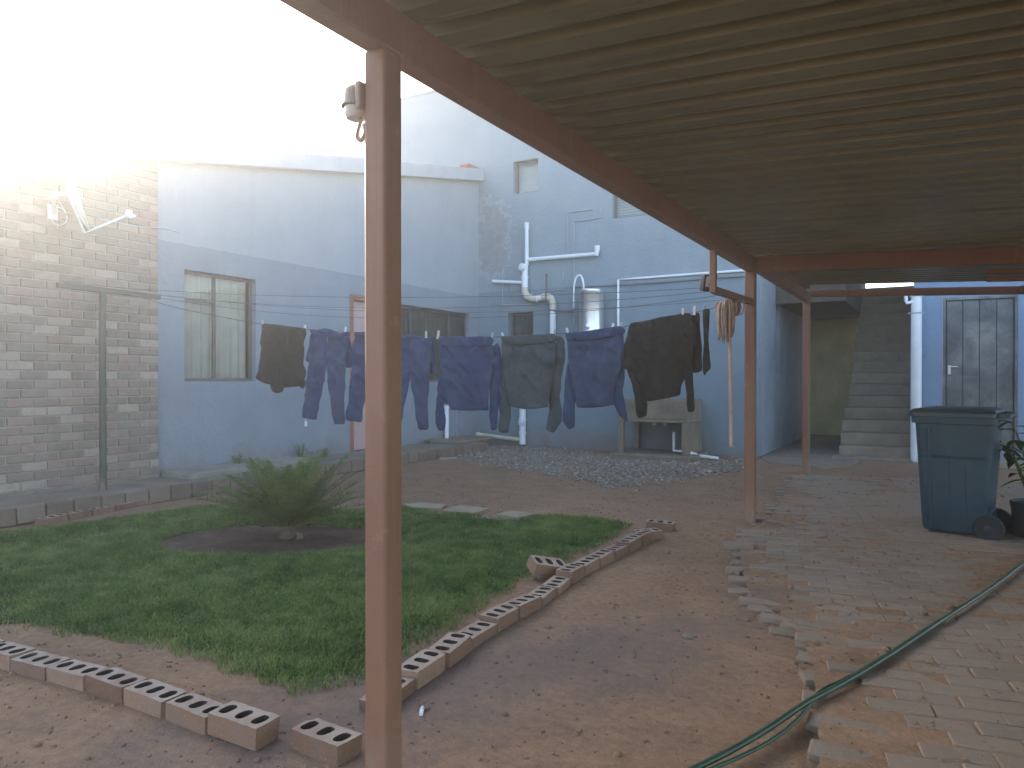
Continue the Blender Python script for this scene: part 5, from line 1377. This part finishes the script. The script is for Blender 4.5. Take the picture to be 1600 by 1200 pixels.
for i in range(16):
    a = r_.uniform(0, 6.28); b = C0 + Vector((0.06*math.cos(a)-0.12*BY.x, 0.06*math.sin(a)-0.12*BY.y, 0.24)); t = b + Vector((0.05*math.cos(a), 0.05*math.sin(a), r_.uniform(.10,.20)))
    mb.tube([b, b.lerp(t, .5)+Vector((0,0,.02)), t], [0.003,0.003,0.0012], 4)
mb.build('dry_shoots', M['dry'], cy)
rock('stone', 462, 833, 0.05, M['slab'], 'tan stone at the foot of the cycad', 'stone')

# weeds along the foot of the low house
def tuft(name, base, h, nleaf, mat, lab, cat, spread=0.6, wide=0.006, grp=None):
    rr = random.Random(lab); mb = MB()
    for i in range(nleaf):
        a = rr.uniform(0, 6.283); L = h*rr.uniform(.5,1.1); d = Vector((math.cos(a), math.sin(a), 0)); sd_ = Vector((-d.y, d.x, 0))*wide*rr.uniform(.6,1.3)
        b = base + d*rr.uniform(0, 0.06); m_ = b + d*L*spread*0.4 + Vector((0,0,L*0.7)); t = b + d*L*spread + Vector((0,0,L*rr.uniform(.6,1.05)))
        mb.add([b-sd_*.6, b+sd_*.6, m_+sd_, m_-sd_, t], [(0,1,2,3),(3,2,4)])
    o = mb.build(name, mat); return tag(o, lab, cat, grp)
for i, (u, v, h, lab) in enumerate(((372,722,.20,'wispy weed at the wall foot left of the cycad'), (470,700,.26,'tall wispy weed at the wall foot behind the cycad'), (505,702,.16,'low weed at the wall foot between the tall weed and the door'), (668,690,.10,'short weed tuft on the apron by the gully slab'), (742,683,.10,'green tuft in the corner behind the waste pipe'))):
    q = onX(u, v, XL+0.12); q.z = 0.14 if i < 4 else 0.02; tuft('weed', q, h, 26, M['cycad'], lab, 'weed')

# ================================================================== wheelie bin
bn = empty('wheelie_bin', (0.20, 6.5, 0), 0, 'dark blue green plastic wheelie bin standing on the paving', 'bin')
BR = math.radians(180-11)      # local +x = front of the bin
Bp = onZ(1496, 826, 0.02)
Bm = Matrix.Translation((Bp.x, Bp.y-0.10, 0.022)) @ Matrix.Rotation(BR, 4, 'Z') @ Matrix.Diagonal((0.86, 0.9, 0.965, 1))
mb = MB()
def ring(z, fx, bx_, hw, r=0.05, n=4):
    """rounded rectangle at height z: front x, back x, half width"""
    pts = []
    for cx_, cy_, a0 in ((fx-r, hw-r, 0), (bx_+r, hw-r, 90), (bx_+r, -hw+r, 180), (fx-r, -hw+r, 270)):
        for k in range(n+1):
            g_ = math.radians(a0 + 90*k/n); pts.append(Bm @ Vector((cx_+r*math.cos(g_), cy_+r*math.sin(g_), z)))
    return pts
prof = [(0.02,0.235,-0.235,0.215),(0.05,0.25,-0.25,0.228),(0.35,0.268,-0.275,0.243),(0.70,0.288,-0.300,0.262),(0.87,0.298,-0.312,0.272),(0.875,0.325,-0.325,0.292),(0.925,0.328,-0.328,0.295)]
R_ = [ring(*p) for p in prof]; n = len(R_[0])
mb.add([p for r in R_ for p in r], [(i*n+k, i*n+(k+1) % n, (i+1)*n+(k+1) % n, (i+1)*n+k) for i in range(len(R_)-1) for k in range(n)] + [tuple(reversed(range(n))), tuple((len(R_)-1)*n+k for k in range(n))])
mb.build('body', M['bin'], bn, smooth='angle')
mb = MB()
for s in (1, -1):      # moulded ribs down each side
    for x in (0.17,):
        mb.add([Bm @ Vector(q) for q in ((x-.012,s*.222,.06),(x+.012,s*.222,.06),(x+.03,s*.270,.84),(x-.01,s*.270,.84),(x-.006,s*.236,.06),(x+.006,s*.236,.06),(x+.018,s*.282,.84),(x+.0,s*.282,.84))], [(0,1,2,3),(7,6,5,4),(0,4,5,1),(1,5,6,2),(2,6,7,3),(3,7,4,0)])
mb.build('side_rib', M['bin'], bn)
for s in (1, -1):
    for (xa, xb, za, zb, ya, yb) in ((-.24,.24,.60,.625,.2535,.2640),(-.10,-.085,.12,.60,.230,.262),(.02,.035,.12,.60,.230,.262)):
        mb = MB(); mb.add([Bm @ Vector(q) for q in ((xa,s*ya,za),(xb,s*ya,za),(xb,s*(yb-.004),zb),(xa,s*(yb-.004),zb),(xa,s*(ya+.008),za),(xb,s*(ya+.008),za),(xb,s*(yb+.004),zb),(xa,s*(yb+.004),zb))], [(0,1,2,3),(7,6,5,4),(0,4,5,1),(1,5,6,2),(2,6,7,3),(3,7,4,0)])
        mb.build('moulded_band', M['bin'], bn)
L_ = [ring(0.928,0.352,-0.33,0.302,0.06), ring(0.958,0.352,-0.33,0.302,0.06), ring(0.985,0.32,-0.32,0.28,0.07), ring(1.0,0.22,-0.26,0.20,0.08)]
mb = MB(); mb.add([p for r in L_ for p in r], [(i*n+k, i*n+(k+1) % n, (i+1)*n+(k+1) % n, (i+1)*n+k) for i in range(3) for k in range(n)] + [tuple(reversed(range(n))), tuple(3*n+k for k in range(n))])
ld = mb.build('lid', M['bin_lid'], bn, smooth='angle')
mb = MB(); mb.box((-0.42,-0.22,0.925),(-0.39,0.22,0.955), m=Bm)
for s in (-0.2, 0.0, 0.2): mb.box((-0.40,s-0.02,0.92),(-0.32,s+0.02,0.965), m=Bm)
mb.build('handle', M['bin_lid'], bn, bevel=0.006)
mb = MB(); mb.box((0.345,-0.08,0.94),(0.385,0.08,0.957), m=Bm); mb.build('lid_grip', M['bin_lid'], ld, bevel=0.006)
for s in (1, -1):
    c = Bm @ Vector((-0.27, s*0.225, 0.078)); ax = (Bm.to_3x3() @ Vector((0, s, 0))).normalized()
    mb = MB(); mb.lathe([(0.06,-0.03),(0.092,-0.03),(0.10,-0.02),(0.10,0.02),(0.092,0.03),(0.06,0.03)], c, ax, 26); w = mb.build('wheel', M['rubber'], bn, smooth='angle')
    mb = MB(); mb.lathe([(0.06,-0.022),(0.06,0.022),(0.03,0.030),(0.0,0.032)], c, ax, 20); mb.build('hub', M['black'], w, smooth='angle')
mb = MB(); mb.tube([Bm @ Vector((-0.27,-0.20,0.078)), Bm @ Vector((-0.27,0.20,0.078))], 0.012, 8); mb.build('axle', M['frame_grey'], bn)
mb = MB(); mb.box((-0.28,-0.19,0.06),(-0.18,0.19,0.20), m=Bm); mb.build('wheel_housing', M['bin'], bn, bevel=0.01)

# leafy shrub in a black bag by the bin
pp = onZ(1622, 838, 0.02)
pb = empty('potted_shrub', pp, 0, 'leafy shrub in a black planting bag beside the wheelie bin', 'shrub')
mb = MB(); mb.lathe([(0.0,0.0),(0.16,0.0),(0.185,0.04),(0.175,0.16),(0.19,0.25),(0.178,0.262),(0.165,0.24),(0.0,0.23)], pp, n=22)
bag = mb.build('bag', M['black'], pb, smooth='angle')
for v in bag.data.vertices: v.co += Vector((noise.noise(v.co*9), noise.noise(v.co*9+Vector((3,3,3))), 0))*0.025
r_ = random.Random(21); stems = []
for i in range(7):
    a = r_.uniform(0, 6.283); top_ = pp + Vector((0.28*math.cos(a), 0.28*math.sin(a), r_.uniform(.65,1.1))); b0 = pp + Vector((0.04*math.cos(a), 0.04*math.sin(a), 0.22)); stems.append([b0, b0.lerp(top_, .5)+Vector((0,0,.1)), top_])
for s in stems:
    mb = MB(); mb.tube(s, [0.009,0.007,0.003], 6, smooth_pts=4); mb.build('stem', M['cycad'], pb, smooth=True)
for s in stems:
    for k in range(11):
        t = r_.uniform(.3, 1.0); q = s[0].lerp(s[1], t*2) if t < .5 else s[1].lerp(s[2], t*2-1); a = r_.uniform(0, 6.283); d = Vector((math.cos(a), math.sin(a), r_.uniform(-.2,.5))).normalized(); L = r_.uniform(.10,.20)
        w_ = d.cross(Vector((0,0,1))).normalized(); mb = MB(); pts = []
        for j in range(6):
            f = j/5; ww = 0.030*math.sin(math.pi*min(1, f*0.93+0.05)); c = q + d*L*f - Vector((0,0,0.35*L*f*f)); pts += [c-w_*ww+Vector((0,0,ww*.3)), c, c+w_*ww+Vector((0,0,ww*.3))]
        mb.add(pts, [(3*j+i_, 3*j+i_+1, 3*j+i_+4, 3*j+i_+3) for j in range(5) for i_ in (0,1)]); mb.build('leaf', M['leaf'], pb, smooth=True)

# ================================================================== hose
def hz(P, r): return [onZ(u, v, 0.03+r) + Vector((0,0,0)) for u, v in P]
H1 = hz([(1000,1245),(1060,1213),(1095,1196),(1150,1168),(1205,1135),(1262,1097),(1330,1060),(1400,1017),(1470,970),(1530,931),(1570,903),(1605,876),(1660,840)], 0.011)
H2 = hz([(1010,1255),(1068,1222),(1105,1204),(1165,1178),(1212,1152),(1246,1124),(1263,1103)], 0.007)
for u, v in ((1285,1080),(1330,1058),(1400,1015),(1470,968)):
    q = onZ(u, v, 0.037); d = Vector((q.x, q.y, 0)).normalized(); H2.append(q + d*0.024 - Vector((0,0,0.004)))
mb = MB(); mb.tube(H1, 0.011, 10, smooth_pts=8); tag(mb.build('garden_hose', M['hose'], smooth=True), 'thicker dark green garden hose running across the paving edge', 'hose', 'garden hoses across the paving')
mb = MB(); mb.tube(H2, 0.007, 10, smooth_pts=8); tag(mb.build('garden_hose', M['hose'], smooth=True), 'thinner green hose lying against the thicker green hose', 'hose', 'garden hoses across the paving')

# ================================================================== haze volume, added to stand in for the lens flare veil
if HAZE > 0:
    m = bpy.data.materials.new('veil_haze'); m.use_nodes = True; nt = m.node_tree; nt.nodes.clear()
    out = nt.nodes.new('ShaderNodeOutputMaterial'); pvn = nt.nodes.new('ShaderNodeVolumePrincipled')
    pvn.inputs['Color'].default_value = (0.97, 0.95, 0.92, 1); pvn.inputs['Density'].default_value = HAZE; pvn.inputs['Anisotropy'].default_value = VEIL_HAZE_G
    nt.links.new(pvn.outputs[0], out.inputs['Volume'])
    mb = MB(); mb.box((-47,-47,-1.1), (47,47,7.6)); hz_ = tag(mb.build('veil_haze', m), kind='stuff')
